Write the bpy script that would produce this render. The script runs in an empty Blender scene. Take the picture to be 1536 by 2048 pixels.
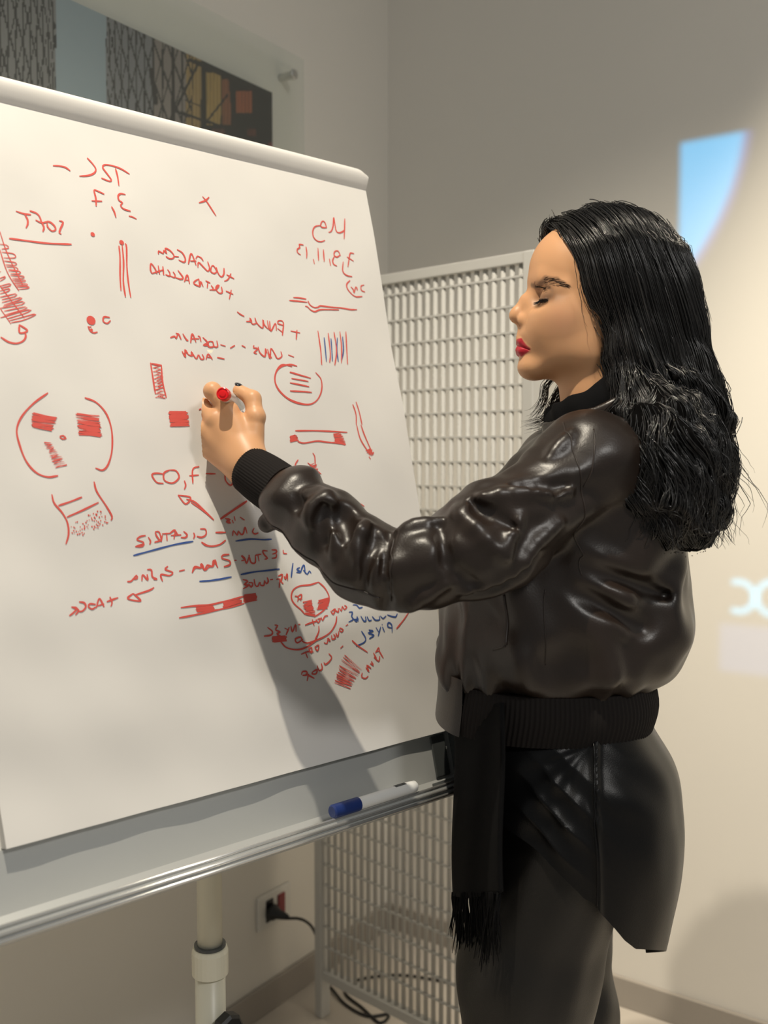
import bpy, bmesh, math, random
import numpy as np
from mathutils import Matrix, Vector

# ------------------------------------------------------------------ camera model
F_PX = 1940.0                       # focal length in pixels of the 1536x2048 frame
PITCH = math.atan(112 / F_PX)       # camera looks slightly down
CAM_H = 1.35
CP, SP = math.cos(PITCH), math.sin(PITCH)
CAM = np.array([0.0, 0.0, CAM_H])

def ray(x, y):
    a0, a2 = (x - 768) / F_PX, -(y - 1024) / F_PX
    return np.array([a0, CP + a2 * SP, a2 * CP - SP])

def at_depth(x, y, d):
    return CAM + ray(x, y) * d

def at_y(x, y, Y):
    r = ray(x, y)
    return CAM + r * (Y / r[1])

def on_plane(x, y, p0, n):
    r = ray(x, y)
    return CAM + r * (np.dot(p0 - CAM, n) / np.dot(r, n))

def to_px(P):
    q = np.asarray(P, float) - CAM
    Y = q[..., 1] * CP - q[..., 2] * SP
    Z = q[..., 1] * SP + q[..., 2] * CP
    return 768 + F_PX * q[..., 0] / Y, 1024 - F_PX * Z / Y

scene = bpy.context.scene
COL = scene.collection
cam_data = bpy.data.cameras.new('camera')
cam_data.sensor_fit = 'VERTICAL'
cam_data.sensor_height = 32.0
cam_data.sensor_width = 24.0
cam_data.lens = 32.0 * F_PX / 2048.0
cam_data.clip_start = 0.02
cam_data.dof.use_dof = True
cam_data.dof.focus_distance = 1.36
cam_data.dof.aperture_fstop = cam_data.lens * 0.001 / 0.0105
cam = bpy.data.objects.new('camera', cam_data)
cam.location = (0, 0, CAM_H)
cam.rotation_euler = (math.pi / 2 - PITCH, 0, 0)
COL.objects.link(cam)
scene.camera = cam

# ------------------------------------------------------------------ room frame
U = np.array([0.572, 0.820, 0.0]); U /= np.linalg.norm(U)      # along the left wall, towards the corner
V = np.array([U[1], -U[0], 0.0])                               # along the right wall, away from the corner
N_LEFT = V.copy()                                              # left wall faces +V
N_RIGHT = -U                                                   # right wall faces -U
_r = ray(776, 1802)
CORNER = CAM + _r * ((0.073 - CAM_H) / _r[2]); CORNER[2] = 0.0

# ------------------------------------------------------------------ world, lamps, exposure
world = bpy.data.worlds.new('world'); scene.world = world
world.use_nodes = True
world.node_tree.nodes['Background'].inputs[0].default_value = (0.98, 1.0, 0.97, 1)
world.node_tree.nodes['Background'].inputs[1].default_value = 0.19

def aim(o, target):
    d = Vector(target) - o.location
    o.rotation_euler = d.to_track_quat('-Z', 'Y').to_euler()

# the one recessed ceiling downlight over the scene
spot = bpy.data.lights.new('ceiling_downlight', 'SPOT')
spot.energy = 205; spot.color = (1.0, 0.90, 0.73)
spot.spot_size = math.radians(75); spot.spot_blend = 0.68; spot.shadow_soft_size = 0.022
spot_o = bpy.data.objects.new('ceiling_downlight', spot); spot_o.location = (-0.26, 0.565, 3.39)
COL.objects.link(spot_o); aim(spot_o, (0.25, 1.30, 0.90))
# a narrow downlight of the same row close to the right wall
spot2 = bpy.data.lights.new('wall_downlight', 'SPOT')
spot2.energy = 285; spot2.color = (1.0, 0.88, 0.68)
spot2.spot_size = math.radians(48); spot2.spot_blend = 0.95; spot2.shadow_soft_size = 0.04
spot2_o = bpy.data.objects.new('wall_downlight', spot2); spot2_o.location = (0.87, 1.33, 3.39)
COL.objects.link(spot2_o); aim(spot2_o, (1.08, 1.90, 0.50))
# unseen area lamp added behind the camera to lift the ambient light
fill_light = bpy.data.lights.new('added_fill_light', 'AREA'); fill_light.shape = 'SQUARE'; fill_light.size = 0.6
fill_light.energy = 55; fill_light.color = (1.0, 0.97, 0.92)
fill_light_o = bpy.data.objects.new('added_fill_light', fill_light); fill_light_o.location = (1.6, -1.2, 3.4); COL.objects.link(fill_light_o)

# the data projector behind the camera: a spot lamp with the slide as its gobo
PT, PD, PZ = 1.9, 2.4, 1.40
proj_pos = CORNER + V * PT + N_RIGHT * PD; proj_pos[2] = PZ
def wall_ab(x, y):
    """slide coordinates (metres from the projector axis) of a pixel on the right wall"""
    p = on_plane(x, y, CORNER, N_RIGHT)
    return float(np.dot(p - CORNER, V) - PT), float(p[2] - PZ)
pj = bpy.data.lights.new('projector_beam', 'SPOT')
pj.energy = 150; pj.color = (1, 1, 1); pj.spot_size = math.radians(75); pj.spot_blend = 0.02; pj.shadow_soft_size = 0.01
pj_o = bpy.data.objects.new('projector_beam', pj)
zl = -Vector(-N_RIGHT); xl = Vector(V); yl = Vector((0, 0, 1))
m = Matrix.Identity(4)
for i in range(3):
    m[i][0], m[i][1], m[i][2], m[i][3] = xl[i], yl[i], zl[i], proj_pos[i]
pj_o.matrix_world = m
COL.objects.link(pj_o)
pj.use_nodes = True
nt = pj.node_tree; nd = nt.nodes; lk = nt.links
def MN(op, a, b=None, c=None):
    n_ = nd.new('ShaderNodeMath'); n_.operation = op
    for i, v in enumerate((a, b, c)):
        if v is None: continue
        if isinstance(v, (int, float)): n_.inputs[i].default_value = v
        else: lk.new(v, n_.inputs[i])
    return n_.outputs[0]
def SS(v, lo, hi):                       # smooth step
    n_ = nd.new('ShaderNodeMapRange'); n_.interpolation_type = 'SMOOTHSTEP'
    lk.new(v, n_.inputs[0]); n_.inputs[1].default_value = lo; n_.inputs[2].default_value = hi
    n_.inputs[3].default_value = 0; n_.inputs[4].default_value = 1
    return n_.outputs[0]
tc = nd.new('ShaderNodeTexCoord'); sx = nd.new('ShaderNodeSeparateXYZ'); lk.new(tc.outputs['Normal'], sx.inputs[0])
az = MN('ABSOLUTE', sx.outputs[2])
ga = MN('MULTIPLY', MN('DIVIDE', sx.outputs[0], az), PD)
gb = MN('MULTIPLY', MN('DIVIDE', sx.outputs[1], az), PD)
a0, b0 = wall_ab(1360, 285)
c1, c2, c3 = (np.array(wall_ab(*p)) for p in ((1487, 262), (1456, 385), (1380, 525)))
A_ = np.array([c2 - c1, c3 - c1]) * 2; B_ = np.array([c2 @ c2 - c1 @ c1, c3 @ c3 - c1 @ c1])
cc = np.linalg.solve(A_, B_); cr = float(np.linalg.norm(c1 - cc))
rad = MN('SQRT', MN('ADD', MN('POWER', MN('SUBTRACT', ga, float(cc[0])), 2.0), MN('POWER', MN('SUBTRACT', gb, float(cc[1])), 2.0)))
inL = SS(ga, a0 - 0.003, a0 + 0.006)
inT = SS(MN('MULTIPLY', gb, -1.0), -b0 - 0.003, -b0 + 0.006)
slide = MN('MULTIPLY', inL, inT)
inC = SS(MN('MULTIPLY', rad, -1.0), -cr - 0.012, -cr + 0.010)
inC2 = SS(MN('MULTIPLY', rad, -1.0), -cr - 0.030, -cr + 0.002)
cyan = MN('MULTIPLY', slide, inC)
lav = MN('MULTIPLY', slide, MN('SUBTRACT', inC2, inC))
def ring(px, py, rpx, gap_left):
    a, b = wall_ab(px, py); a2, _ = wall_ab(px + rpx, py); r = abs(a2 - a)
    d = MN('SQRT', MN('ADD', MN('POWER', MN('SUBTRACT', ga, a), 2.0), MN('POWER', MN('SUBTRACT', gb, b), 2.0)))
    w = MN('SUBTRACT', 1.0, SS(MN('ABSOLUTE', MN('SUBTRACT', d, r)), 0.003, 0.010))
    if gap_left:
        w = MN('MULTIPLY', w, SS(MN('ADD', ga, MN('MULTIPLY', MN('ABSOLUTE', MN('SUBTRACT', gb, b)), 0.35)), a - r * 0.22, a - r * 0.05))
    return w
rings = MN('ADD', ring(1477, 1193, 31, True), ring(1549, 1197, 36, False))
def rect(x0, y0, x1, y1, e=0.008):
    la, ta = wall_ab(x0, y0); ra, ba = wall_ab(x1, y1)
    m1 = MN('MULTIPLY', SS(ga, la - e, la + e), SS(MN('MULTIPLY', ga, -1.0), -ra - e, -ra + e))
    m2 = MN('MULTIPLY', SS(gb, ba - e, ba + e), SS(MN('MULTIPLY', gb, -1.0), -ta - e, -ta + e))
    return MN('MULTIPLY', m1, m2)
box = rect(1440, 1246, 1640, 1366)
tn = nd.new('ShaderNodeTexNoise'); tn.inputs['Scale'].default_value = 60
lk.new(tc.outputs['Normal'], tn.inputs['Vector'])
txt = MN('MULTIPLY', MN('ADD', rect(1446, 1252, 1640, 1264, 0.006), rect(1446, 1278, 1640, 1294, 0.006)), SS(tn.outputs[0], 0.35, 0.6))
blob = MN('MULTIPLY', MN('MULTIPLY', SS(rad, cr + 0.13, cr + 0.30), slide), SS(gb, wall_ab(1500, 620)[1], wall_ab(1500, 480)[1]))
def scaled(col, f):
    n_ = nd.new('ShaderNodeVectorMath'); n_.operation = 'SCALE'
    n_.inputs[0].default_value = col; lk.new(f, n_.inputs['Scale']); return n_.outputs[0]
def vadd(a, b):
    n_ = nd.new('ShaderNodeVectorMath'); n_.operation = 'ADD'; lk.new(a, n_.inputs[0]); lk.new(b, n_.inputs[1]); return n_.outputs[0]
tot = vadd(scaled((0.0, 1.0, 2.1), cyan), scaled((0.16, 0.22, 1.0), lav))
tot = vadd(tot, scaled((0.15, 1.0, 1.7), rings))
tot = vadd(tot, scaled((0.02, 0.10, 0.36), box))
tot = vadd(tot, scaled((0.10, 0.12, 0.15), txt))
tot = vadd(tot, scaled((0.035, 0.045, 0.075), blob))
em = nd['Emission']; lk.new(tot, em.inputs[0]); em.inputs[1].default_value = 1.0

scene.view_settings.view_transform = 'Standard'
scene.view_settings.look = 'None'
scene.view_settings.exposure = 0.0
scene.view_settings.gamma = 1.0
scene.view_settings.use_curve_mapping = False

# ------------------------------------------------------------------ helpers
def mat(name, color, rough=0.5, metal=0.0, bump=None, spec=0.5, coat=0.0, sss=0.0, var=None, attr=None):
    m = bpy.data.materials.new(name); m.use_nodes = True
    t = m.node_tree; b = t.nodes['Principled BSDF']
    b.inputs['Base Color'].default_value = (*color, 1)
    b.inputs['Roughness'].default_value = rough
    b.inputs['Metallic'].default_value = metal
    b.inputs['Specular IOR Level'].default_value = spec
    b.inputs['Coat Weight'].default_value = coat
    if sss:
        b.inputs['Subsurface Weight'].default_value = sss
        b.inputs['Subsurface Radius'].default_value = (0.008, 0.003, 0.0015)
        b.inputs['Subsurface Scale'].default_value = 1.0
    co = t.nodes.new('ShaderNodeTexCoord')
    src = None
    if attr:
        at = t.nodes.new('ShaderNodeAttribute'); at.attribute_name = attr; src = at.outputs['Color']
        t.links.new(src, b.inputs['Base Color'])
    if var:                                   # (scale, amount): broad tonal mottling of the material itself
        n = t.nodes.new('ShaderNodeTexNoise'); n.inputs['Scale'].default_value = var[0]; n.inputs['Detail'].default_value = 5
        t.links.new(co.outputs['Object'], n.inputs['Vector'])
        mx = t.nodes.new('ShaderNodeMix'); mx.data_type = 'RGBA'; mx.blend_type = 'MULTIPLY'
        mr = t.nodes.new('ShaderNodeMapRange'); mr.inputs[1].default_value = 0.3; mr.inputs[2].default_value = 0.7
        mr.inputs[3].default_value = 1 - var[1]; mr.inputs[4].default_value = 1 + var[1]
        t.links.new(n.outputs[0], mr.inputs[0])
        mx.inputs['Factor'].default_value = 1.0
        if src: t.links.new(src, mx.inputs['A'])
        else: mx.inputs['A'].default_value = (*color, 1)
        t.links.new(mr.outputs[0], mx.inputs['B'])
        t.links.new(mx.outputs['Result'], b.inputs['Base Color'])
    if bump:                                  # (scale, strength, distance)
        n = t.nodes.new('ShaderNodeTexNoise'); n.inputs['Scale'].default_value = bump[0]; n.inputs['Detail'].default_value = 4
        t.links.new(co.outputs['Object'], n.inputs['Vector'])
        bp = t.nodes.new('ShaderNodeBump'); bp.inputs['Strength'].default_value = bump[1]; bp.inputs['Distance'].default_value = bump[2]
        t.links.new(n.outputs[0], bp.inputs['Height']); t.links.new(bp.outputs[0], b.inputs['Normal'])
    return m

def link(name, me, material, parent=None, smooth=False):
    o = bpy.data.objects.new(name, me); COL.objects.link(o)
    if material: me.materials.append(material) if not me.materials else None
    if parent is not None: o.parent = parent
    if smooth: me.shade_smooth()
    return o

def mesh_np(name, verts, faces):
    me = bpy.data.meshes.new(name)
    me.from_pydata([tuple(map(float, v)) for v in verts], [], [tuple(map(int, f)) for f in faces])
    me.update(); return me

def mesh_quads(name, verts, quads):
    """fast path for big arrays of quads"""
    me = bpy.data.meshes.new(name)
    verts = np.asarray(verts, np.float32); quads = np.asarray(quads, np.int32)
    me.vertices.add(len(verts)); me.vertices.foreach_set('co', verts.ravel())
    k = quads.shape[1]
    me.loops.add(quads.size); me.loops.foreach_set('vertex_index', quads.ravel())
    me.polygons.add(len(quads))
    me.polygons.foreach_set('loop_start', np.arange(0, quads.size, k, dtype=np.int32))
    me.update(calc_edges=True); me.validate(); return me

def thing(name, label, cat, loc=(0, 0, 0), group=None):
    o = bpy.data.objects.new(name, None); COL.objects.link(o)
    o.location = loc; o['label'] = label; o['category'] = cat
    o.empty_display_size = 0.05
    if group: o['group'] = group
    return o

def tag(o, label, cat, group=None):
    o['label'] = label; o['category'] = cat
    if group: o['group'] = group
    return o

def structure(o): o['kind'] = 'structure'; return o

def frame_box(o, ax, ay, az_, lo, hi):
    """8 corners of a box spanned by axes ax, ay, az_ from origin o"""
    P = []
    for k in (lo[2], hi[2]):
        for j in (lo[1], hi[1]):
            for i in (lo[0], hi[0]):
                P.append(o + ax * i + ay * j + az_ * k)
    Fc = [(0, 2, 3, 1), (4, 5, 7, 6), (0, 1, 5, 4), (2, 6, 7, 3), (0, 4, 6, 2), (1, 3, 7, 5)]
    return P, Fc

def boxobj(name, o, axes, lo, hi, material, parent=None, bevel=0.0, seg=2):
    P, Fc = frame_box(np.asarray(o, float), *axes, lo, hi)
    bm = bmesh.new(); vs = [bm.verts.new(p) for p in P]
    for f in Fc: bm.faces.new([vs[i] for i in f])
    bmesh.ops.recalc_face_normals(bm, faces=bm.faces)
    if bevel: bmesh.ops.bevel(bm, geom=bm.edges[:], offset=bevel, segments=seg, affect='EDGES', profile=0.5)
    me = bpy.data.meshes.new(name); bm.to_mesh(me); bm.free()
    return link(name, me, material, parent)

def tube(pts, r, n=8, cap=True):
    pts = [np.asarray(p, float) for p in pts]
    rs = r if hasattr(r, '__len__') else [r] * len(pts)
    V_, F_ = [], []
    ref = None
    for i, p in enumerate(pts):
        t = pts[min(i + 1, len(pts) - 1)] - pts[max(i - 1, 0)]; t = t / (np.linalg.norm(t) + 1e-12)
        if ref is None:
            ref = np.cross(t, [0, 0, 1.0]) if abs(t[2]) < 0.9 else np.cross(t, [1.0, 0, 0])
        ref = ref - t * np.dot(ref, t); ref /= np.linalg.norm(ref) + 1e-12
        b = np.cross(t, ref)
        for k in range(n):
            a = 2 * math.pi * k / n
            V_.append(p + rs[i] * (math.cos(a) * ref + math.sin(a) * b))
    for i in range(len(pts) - 1):
        for k in range(n):
            F_.append((i * n + k, i * n + (k + 1) % n, (i + 1) * n + (k + 1) % n, (i + 1) * n + k))
    if cap:
        F_.append(tuple(range(n))[::-1]); F_.append(tuple((len(pts) - 1) * n + k for k in range(n)))
    return V_, F_

def lathe_axis(p0, axis, prof, n=20):
    """surface of revolution: prof = [(distance along axis, radius)]"""
    axis = np.array(axis, float); axis = axis / np.linalg.norm(axis)
    ref = np.cross(axis, [0, 0, 1.0]) if abs(axis[2]) < 0.9 else np.cross(axis, [1.0, 0, 0]); ref /= np.linalg.norm(ref)
    b = np.cross(axis, ref); V_, F_ = [], []
    for d, r in prof:
        for k in range(n):
            a = 2 * math.pi * k / n
            V_.append(np.asarray(p0) + axis * d + r * (math.cos(a) * ref + math.sin(a) * b))
    for i in range(len(prof) - 1):
        for k in range(n):
            F_.append((i * n + k, i * n + (k + 1) % n, (i + 1) * n + (k + 1) % n, (i + 1) * n + k))
    F_.append(tuple(range(n))[::-1]); F_.append(tuple((len(prof) - 1) * n + k for k in range(n)))
    return V_, F_

def catmull(pts, step=4.0):
    pts = [np.asarray(p, float) for p in pts]
    if len(pts) < 3:
        a, b = pts; n = max(2, int(np.linalg.norm(b - a) / step) + 1)
        return [a + (b - a) * i / (n - 1) for i in range(n)]
    q = [2 * pts[0] - pts[1]] + pts + [2 * pts[-1] - pts[-2]]
    out = []
    for i in range(1, len(q) - 2):
        p0, p1, p2, p3 = q[i - 1], q[i], q[i + 1], q[i + 2]
        n = max(2, int(np.linalg.norm(p2 - p1) / step) + 1)
        for k in range(n):
            t = k / n
            out.append(0.5 * ((2 * p1) + (-p0 + p2) * t + (2 * p0 - 5 * p1 + 4 * p2 - p3) * t * t + (-p0 + 3 * p1 - 3 * p2 + p3) * t ** 3))
    out.append(pts[-1]); return out

ZUP = np.array([0, 0, 1.0])
# ------------------------------------------------------------------ room
m_wall = mat('wall_paint', (0.80, 0.765, 0.70), 0.75, bump=(220, 0.06, 0.002), var=(1.2, 0.015))
m_base = mat('baseboard_tile', (0.36, 0.325, 0.285), 0.45, bump=(60, 0.05, 0.002))
m_floor = mat('floor_tile', (0.55, 0.50, 0.44), 0.35, var=(6, 0.05))
m_grout = mat('floor_grout', (0.33, 0.30, 0.27), 0.8)
WH = 3.5
structure(boxobj('wall_left', CORNER, (U, V, ZUP), (-4.2, -0.12, 0), (0.12, 0.0, WH), m_wall))
structure(boxobj('wall_right', CORNER, (V, U, ZUP), (0.0, 0.0, 0), (4.2, 0.12, WH), m_wall))
structure(boxobj('baseboard_left', CORNER, (U, V, ZUP), (-4.2, 0.0, 0), (0.0, 0.012, 0.073), m_base, bevel=0.002))
structure(boxobj('baseboard_right', CORNER, (V, U, ZUP), (0.012, -0.012, 0), (4.2, 0.0, 0.073), m_base, bevel=0.002))
floor = structure(boxobj('floor', CORNER, (U, V, ZUP), (-4.2, 0.0, -0.06), (0.0, 4.2, -0.004), m_grout))
tile_me = None
for i in range(7):
    for j in range(7):
        o_ = CORNER - U * (0.6 * (i + 1)) + V * (0.6 * j)
        if tile_me is None:
            t0 = boxobj('tile', np.zeros(3), (U, V, ZUP), (0.0015, 0.0015, -0.012), (0.5985, 0.5985, 0.0), m_floor, floor, bevel=0.001, seg=1)
            tile_me = t0.data; t0.location = o_
        else:
            t = bpy.data.objects.new('tile', tile_me); COL.objects.link(t); t.parent = floor; t.location = o_

# ------------------------------------------------------------------ acrylic wall picture
def left_wall(x, y, off=0.0):
    return on_plane(x, y, CORNER + N_LEFT * off, N_LEFT)
def lw(p): return float(np.dot(p - CORNER, U)), float(p[2])
m_acr = bpy.data.materials.new('acrylic'); m_acr.use_nodes = True
t = m_acr.node_tree; t.nodes.clear()
o_ = t.nodes.new('ShaderNodeOutputMaterial'); tr = t.nodes.new('ShaderNodeBsdfTransparent'); gl = t.nodes.new('ShaderNodeBsdfGlossy')
df = t.nodes.new('ShaderNodeBsdfDiffuse'); m1 = t.nodes.new('ShaderNodeMixShader'); m2 = t.nodes.new('ShaderNodeMixShader')
tr.inputs[0].default_value = (0.97, 0.985, 0.975, 1); gl.inputs[1].default_value = 0.05; df.inputs[0].default_value = (0.8, 0.84, 0.82, 1)
m1.inputs[0].default_value = 0.03; m2.inputs[0].default_value = 0.05
t.links.new(tr.outputs[0], m1.inputs[1]); t.links.new(df.outputs[0], m1.inputs[2])
t.links.new(m1.outputs[0], m2.inputs[1]); t.links.new(gl.outputs[0], m2.inputs[2]); t.links.new(m2.outputs[0], o_.inputs[0])
m_steel = mat('brushed_steel', (0.62, 0.62, 0.60), 0.3, 1.0)
m_print = mat('photo_print', (1, 1, 1), 0.35, attr='Col')
OFFP = 0.03
fr_u, fr_z = lw(left_wall(605, 120, OFFP)); pr_u, pr_z = lw(left_wall(545, 185, OFFP))
pic = thing('wall_picture', 'frameless clear acrylic picture of a latticed building above the flip chart', 'picture',
            tuple(CORNER + U * (fr_u - 0.6) + N_LEFT * OFFP + ZUP * (fr_z - 0.45)))
def to_parent(o, par):
    o.parent = par; o.matrix_parent_inverse = Matrix.Translation(-Vector(par.location)); return o
to_parent(boxobj('acrylic_panel', CORNER + N_LEFT * OFFP, (U, V, ZUP), (fr_u - 1.25, 0.0, fr_z - 0.85), (fr_u, 0.005, fr_z), m_acr, bevel=0.0008, seg=1), pic)
W_, H_ = 1.13, 0.64
nu, nz = 420, 240
uu = np.linspace(pr_u - W_, pr_u, nu); zz = np.linspace(pr_z - H_, pr_z, nz)
UUg, ZZg = np.meshgrid(uu, zz, indexing='ij')
PP = CORNER + U * UUg[..., None] + ZUP * ZZg[..., None] + N_LEFT * (OFFP - 0.001)
X, Yp = to_px(PP)
rng = np.random.default_rng(3)
C = np.zeros(X.shape + (3,))
def put(mask, col): C[mask] = col
C[:] = (0.17, 0.165, 0.165)
dist = pr_u - UUg                           # metres from the print's right edge
put((X > 112) & (X < 212), (0.25, 0.30, 0.34))
put((X >= 212) & (X < 305), (0.165, 0.165, 0.175))
put((X >= 305) & (X < 380), (0.20, 0.17, 0.155))
put(X >= 380, (0.012, 0.010, 0.009))
for (x0, x1, y0, y1, c) in ((372, 402, 108, 262, (0.30, 0.20, 0.08)), (412, 442, 145, 250, (0.32, 0.21, 0.07)), (444, 462, 158, 250, (0.20, 0.075, 0.035)),
                            (472, 504, 182, 226, (0.26, 0.075, 0.03)), (495, 512, 258, 272, (0.10, 0.03, 0.02)), (425, 450, 258, 290, (0.10, 0.04, 0.03)), (536, 545, 285, 300, (0.16, 0.03, 0.03))):
    k = 1 - 0.35 * (np.sin(X * 0.9) > 0.4)
    mk = (X > x0) & (X < x1) & (Yp > y0) & (Yp < y1)
    C[mk] = (np.array(c)[None] * k[mk][:, None])
def lines(mask, f, w, col=(0.018, 0.016, 0.016)):
    d = np.abs((f + 0.5) % 1.0 - 0.5)
    C[mask & (d < w)] = col
la = X < 112
ta = np.clip((112 - X) / 112, 0, 4) ** 0.75      # lattices tighten towards the round edges of the towers
lines(la, ta * 9.0, 0.10); lines(la, ta * 6 + Yp / 90.0, 0.08); lines(la, ta * 5 - Yp / 120.0 + 0.3, 0.05)
lb = (X >= 212) & (X < 385)
tb = np.clip((X - 212) / 173, 0, 1) ** 0.75
lines(lb, tb * 11, 0.08); lines(lb, tb * 8 - Yp / 75.0, 0.07); lines(lb, tb * 8 + Yp / 95.0, 0.05)
for (xa, ya, xb, yb, w) in ((302, 140, 312, 205, 9), (305, 80, 307, 250, 3), (345, 95, 347, 260, 5), (395, 130, 335, 250, 5), (350, 222, 460, 258, 6), (405, 150, 405, 260, 5),
                            (455, 190, 400, 260, 4), (460, 150, 470, 260, 8), (370, 200, 400, 212, 3), (380, 120, 545, 190, 9)):
    a = np.array([xa, ya]); b = np.array([xb, yb]); L2 = ((b - a) ** 2).sum()
    h = np.clip(((X - xa) * (b - a)[0] + (Yp - ya) * (b - a)[1]) / L2, 0, 1)
    d = np.hypot(X - xa - h * (b - a)[0], Yp - ya - h * (b - a)[1]); put(d < w / 2, (0.015, 0.012, 0.011))
put((X > 108) & (X < 112) & (Yp > 70) & (Yp < 96), (0.01, 0.01, 0.01))
idx = np.arange(nu * nz).reshape(nu, nz)
q = np.stack([idx[:-1, :-1], idx[1:, :-1], idx[1:, 1:], idx[:-1, 1:]], -1).reshape(-1, 4)
pm = mesh_quads('print', PP.reshape(-1, 3), q)
ca = pm.color_attributes.new('Col', 'FLOAT_COLOR', 'POINT')
ca.data.foreach_set('color', np.concatenate([C.reshape(-1, 3) * 1.4, np.ones((nu * nz, 1))], 1).astype(np.float32).ravel())
po = to_parent(link('printed_photo', pm, m_print), pic); po['label'] = 'printed photo of latticed towers and lit windows'
for du, dz in ((-0.045, -0.05), (-0.045, -0.80), (-1.2, -0.05), (-1.2, -0.80)):
    base = CORNER + U * (fr_u + du) + ZUP * (fr_z + dz)
    Vv, Ff = lathe_axis(base + N_LEFT * 0.0005, N_LEFT, [(0, 0.009), (OFFP - 0.001, 0.009), (OFFP - 0.0009, 0.0085), (OFFP + 0.0055, 0.0085), (OFFP + 0.0056, 0.0115), (OFFP + 0.013, 0.0115), (OFFP + 0.0145, 0.010)])
    to_parent(link('standoff_bolt', mesh_np('standoff_bolt', Vv, Ff), m_steel, smooth=False), pic)

# ------------------------------------------------------------------ wall socket and black power cord
m_plate = mat('white_plastic', (0.74, 0.72, 0.67), 0.4)
m_redp = mat('red_socket_plastic', (0.22, 0.02, 0.025), 0.4)
m_blk = mat('black_plastic', (0.012, 0.012, 0.013), 0.45)
sc_u, sc_z = lw(left_wall(545, 1812))
sock_c = CORNER + U * sc_u + ZUP * sc_z
sock = thing('wall_socket', 'white wall socket plate with red and black inserts low on the left wall', 'socket', tuple(sock_c))
to_parent(boxobj('plate', sock_c, (U, V, ZUP), (-0.06, 0.0003, -0.042), (0.06, 0.009, 0.042), m_plate, bevel=0.003), sock)
to_parent(boxobj('red_insert', sock_c, (U, V, ZUP), (0.008, 0.0085, -0.027), (0.034, 0.0125, 0.027), m_redp, bevel=0.002), sock)
to_parent(boxobj('black_insert', sock_c, (U, V, ZUP), (-0.034, 0.0085, -0.027), (-0.008, 0.0115, 0.027), m_blk, bevel=0.002), sock)
cord = thing('power_cord', 'black power cord plugged into the wall socket and looping behind the lattice screen', 'cord', tuple(sock_c))
plug_c = sock_c - U * 0.02 - ZUP * 0.002
Vv, Ff = lathe_axis(plug_c + N_LEFT * 0.0118, N_LEFT * 1.0 + U * 0.15 - ZUP * 0.1, [(0, 0.019), (0.012, 0.019), (0.02, 0.013), (0.042, 0.008), (0.05, 0.0055)], 14)
to_parent(link('plug', mesh_np('plug', Vv, Ff), m_blk, smooth=True), cord)
def floorpt(x, y, z=0.004):
    r = ray(x, y); return CAM + r * ((z - CAM_H) / r[2])
cp = [plug_c + N_LEFT * 0.058 - ZUP * 0.005, plug_c + N_LEFT * 0.085 + U * 0.03 - ZUP * 0.012, plug_c + N_LEFT * 0.075 + U * 0.09 - ZUP * 0.07,
      plug_c + N_LEFT * 0.055 + U * 0.15 - ZUP * 0.19, plug_c + N_LEFT * 0.05 + U * 0.18 - ZUP * 0.30, floorpt(660, 1975), floorpt(690, 2008), floorpt(735, 2032), floorpt(778, 2028),
      floorpt(760, 2046), floorpt(725, 2016), floorpt(690, 1985), floorpt(715, 1960), floorpt(800, 1950), floorpt(900, 1965)]
cp = catmull(cp, 0.015)
for p in cp: p[2] = max(p[2], 0.0042)
Vv, Ff = tube(cp, 0.0036, 8)
to_parent(link('cable', mesh_np('cable', Vv, Ff), m_blk, smooth=True), cord)

# ------------------------------------------------------------------ white lattice screen
m_lat = mat('white_lattice', (0.60, 0.59, 0.56), 0.5)
A0 = floorpt(645, 2030, 0.0); A0[2] = 0
DS = np.array([0.745, -0.667, 0.0]); DS /= np.linalg.norm(DS)
NS = np.array([DS[1], -DS[0], 0.0])            # towards the camera
SW, SH = 0.585, 1.742
scr = thing('lattice_screen', 'tall white lattice screen standing in the corner behind the woman', 'screen', tuple(A0))
ax3 = (DS, NS, ZUP)
to_parent(boxobj('post', A0, ax3, (-0.012, -0.015, 0.0), (0.012, 0.015, SH), m_lat, bevel=0.003), scr)
to_parent(boxobj('post', A0, ax3, (SW - 0.016, -0.022, 0.0), (SW + 0.010, 0.015, SH), m_lat, bevel=0.003), scr)
to_parent(boxobj('top_rail', A0, ax3, (0.012, -0.012, SH - 0.022), (SW - 0.016, 0.012, SH), m_lat, bevel=0.002), scr)
to_parent(boxobj('bottom_rail', A0, ax3, (0.012, -0.012, 0.095), (SW - 0.016, 0.012, 0.118), m_lat, bevel=0.002), scr)
pitch_s = 0.0213; n_s = int((SW - 0.03) / pitch_s); x0_s = 0.012 + ((SW - 0.028) - (n_s - 1) * pitch_s) / 2
# slat: a lens-section strip
def slat_mesh():
    w, d = 0.0062, 0.0052; prof = [(-w, 0), (-w * 0.5, d * 0.75), (0, d), (w * 0.5, d * 0.75), (w, 0), (0, -d * 0.6)]
    Vv = [DS * a + NS * b + ZUP * z for z in (0.112, SH - 0.015) for a, b in prof]; n = len(prof)
    Ff = [(k, (k + 1) % n, n + (k + 1) % n, n + k) for k in range(n)] + [tuple(range(n))[::-1], tuple(range(n, 2 * n))]
    return mesh_np('slat', Vv, Ff)
sm = slat_mesh(); sm.materials.append(m_lat); sm.shade_smooth()
for i in range(n_s):
    o_ = bpy.data.objects.new('slat', sm); COL.objects.link(o_); o_.location = Vector(DS * (x0_s + i * pitch_s)); o_.parent = scr
    o_.location = Vector(DS * (x0_s + i * pitch_s))
P, Fc = frame_box(np.zeros(3), DS, NS, ZUP, (0.010, -0.0010, -0.0020), (SW - 0.014, 0.0058, 0.0020))
bmx = mesh_np('cross_bar', P, Fc); bmx.materials.append(m_lat)
zb = SH - 0.045
rows = [zb]
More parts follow.
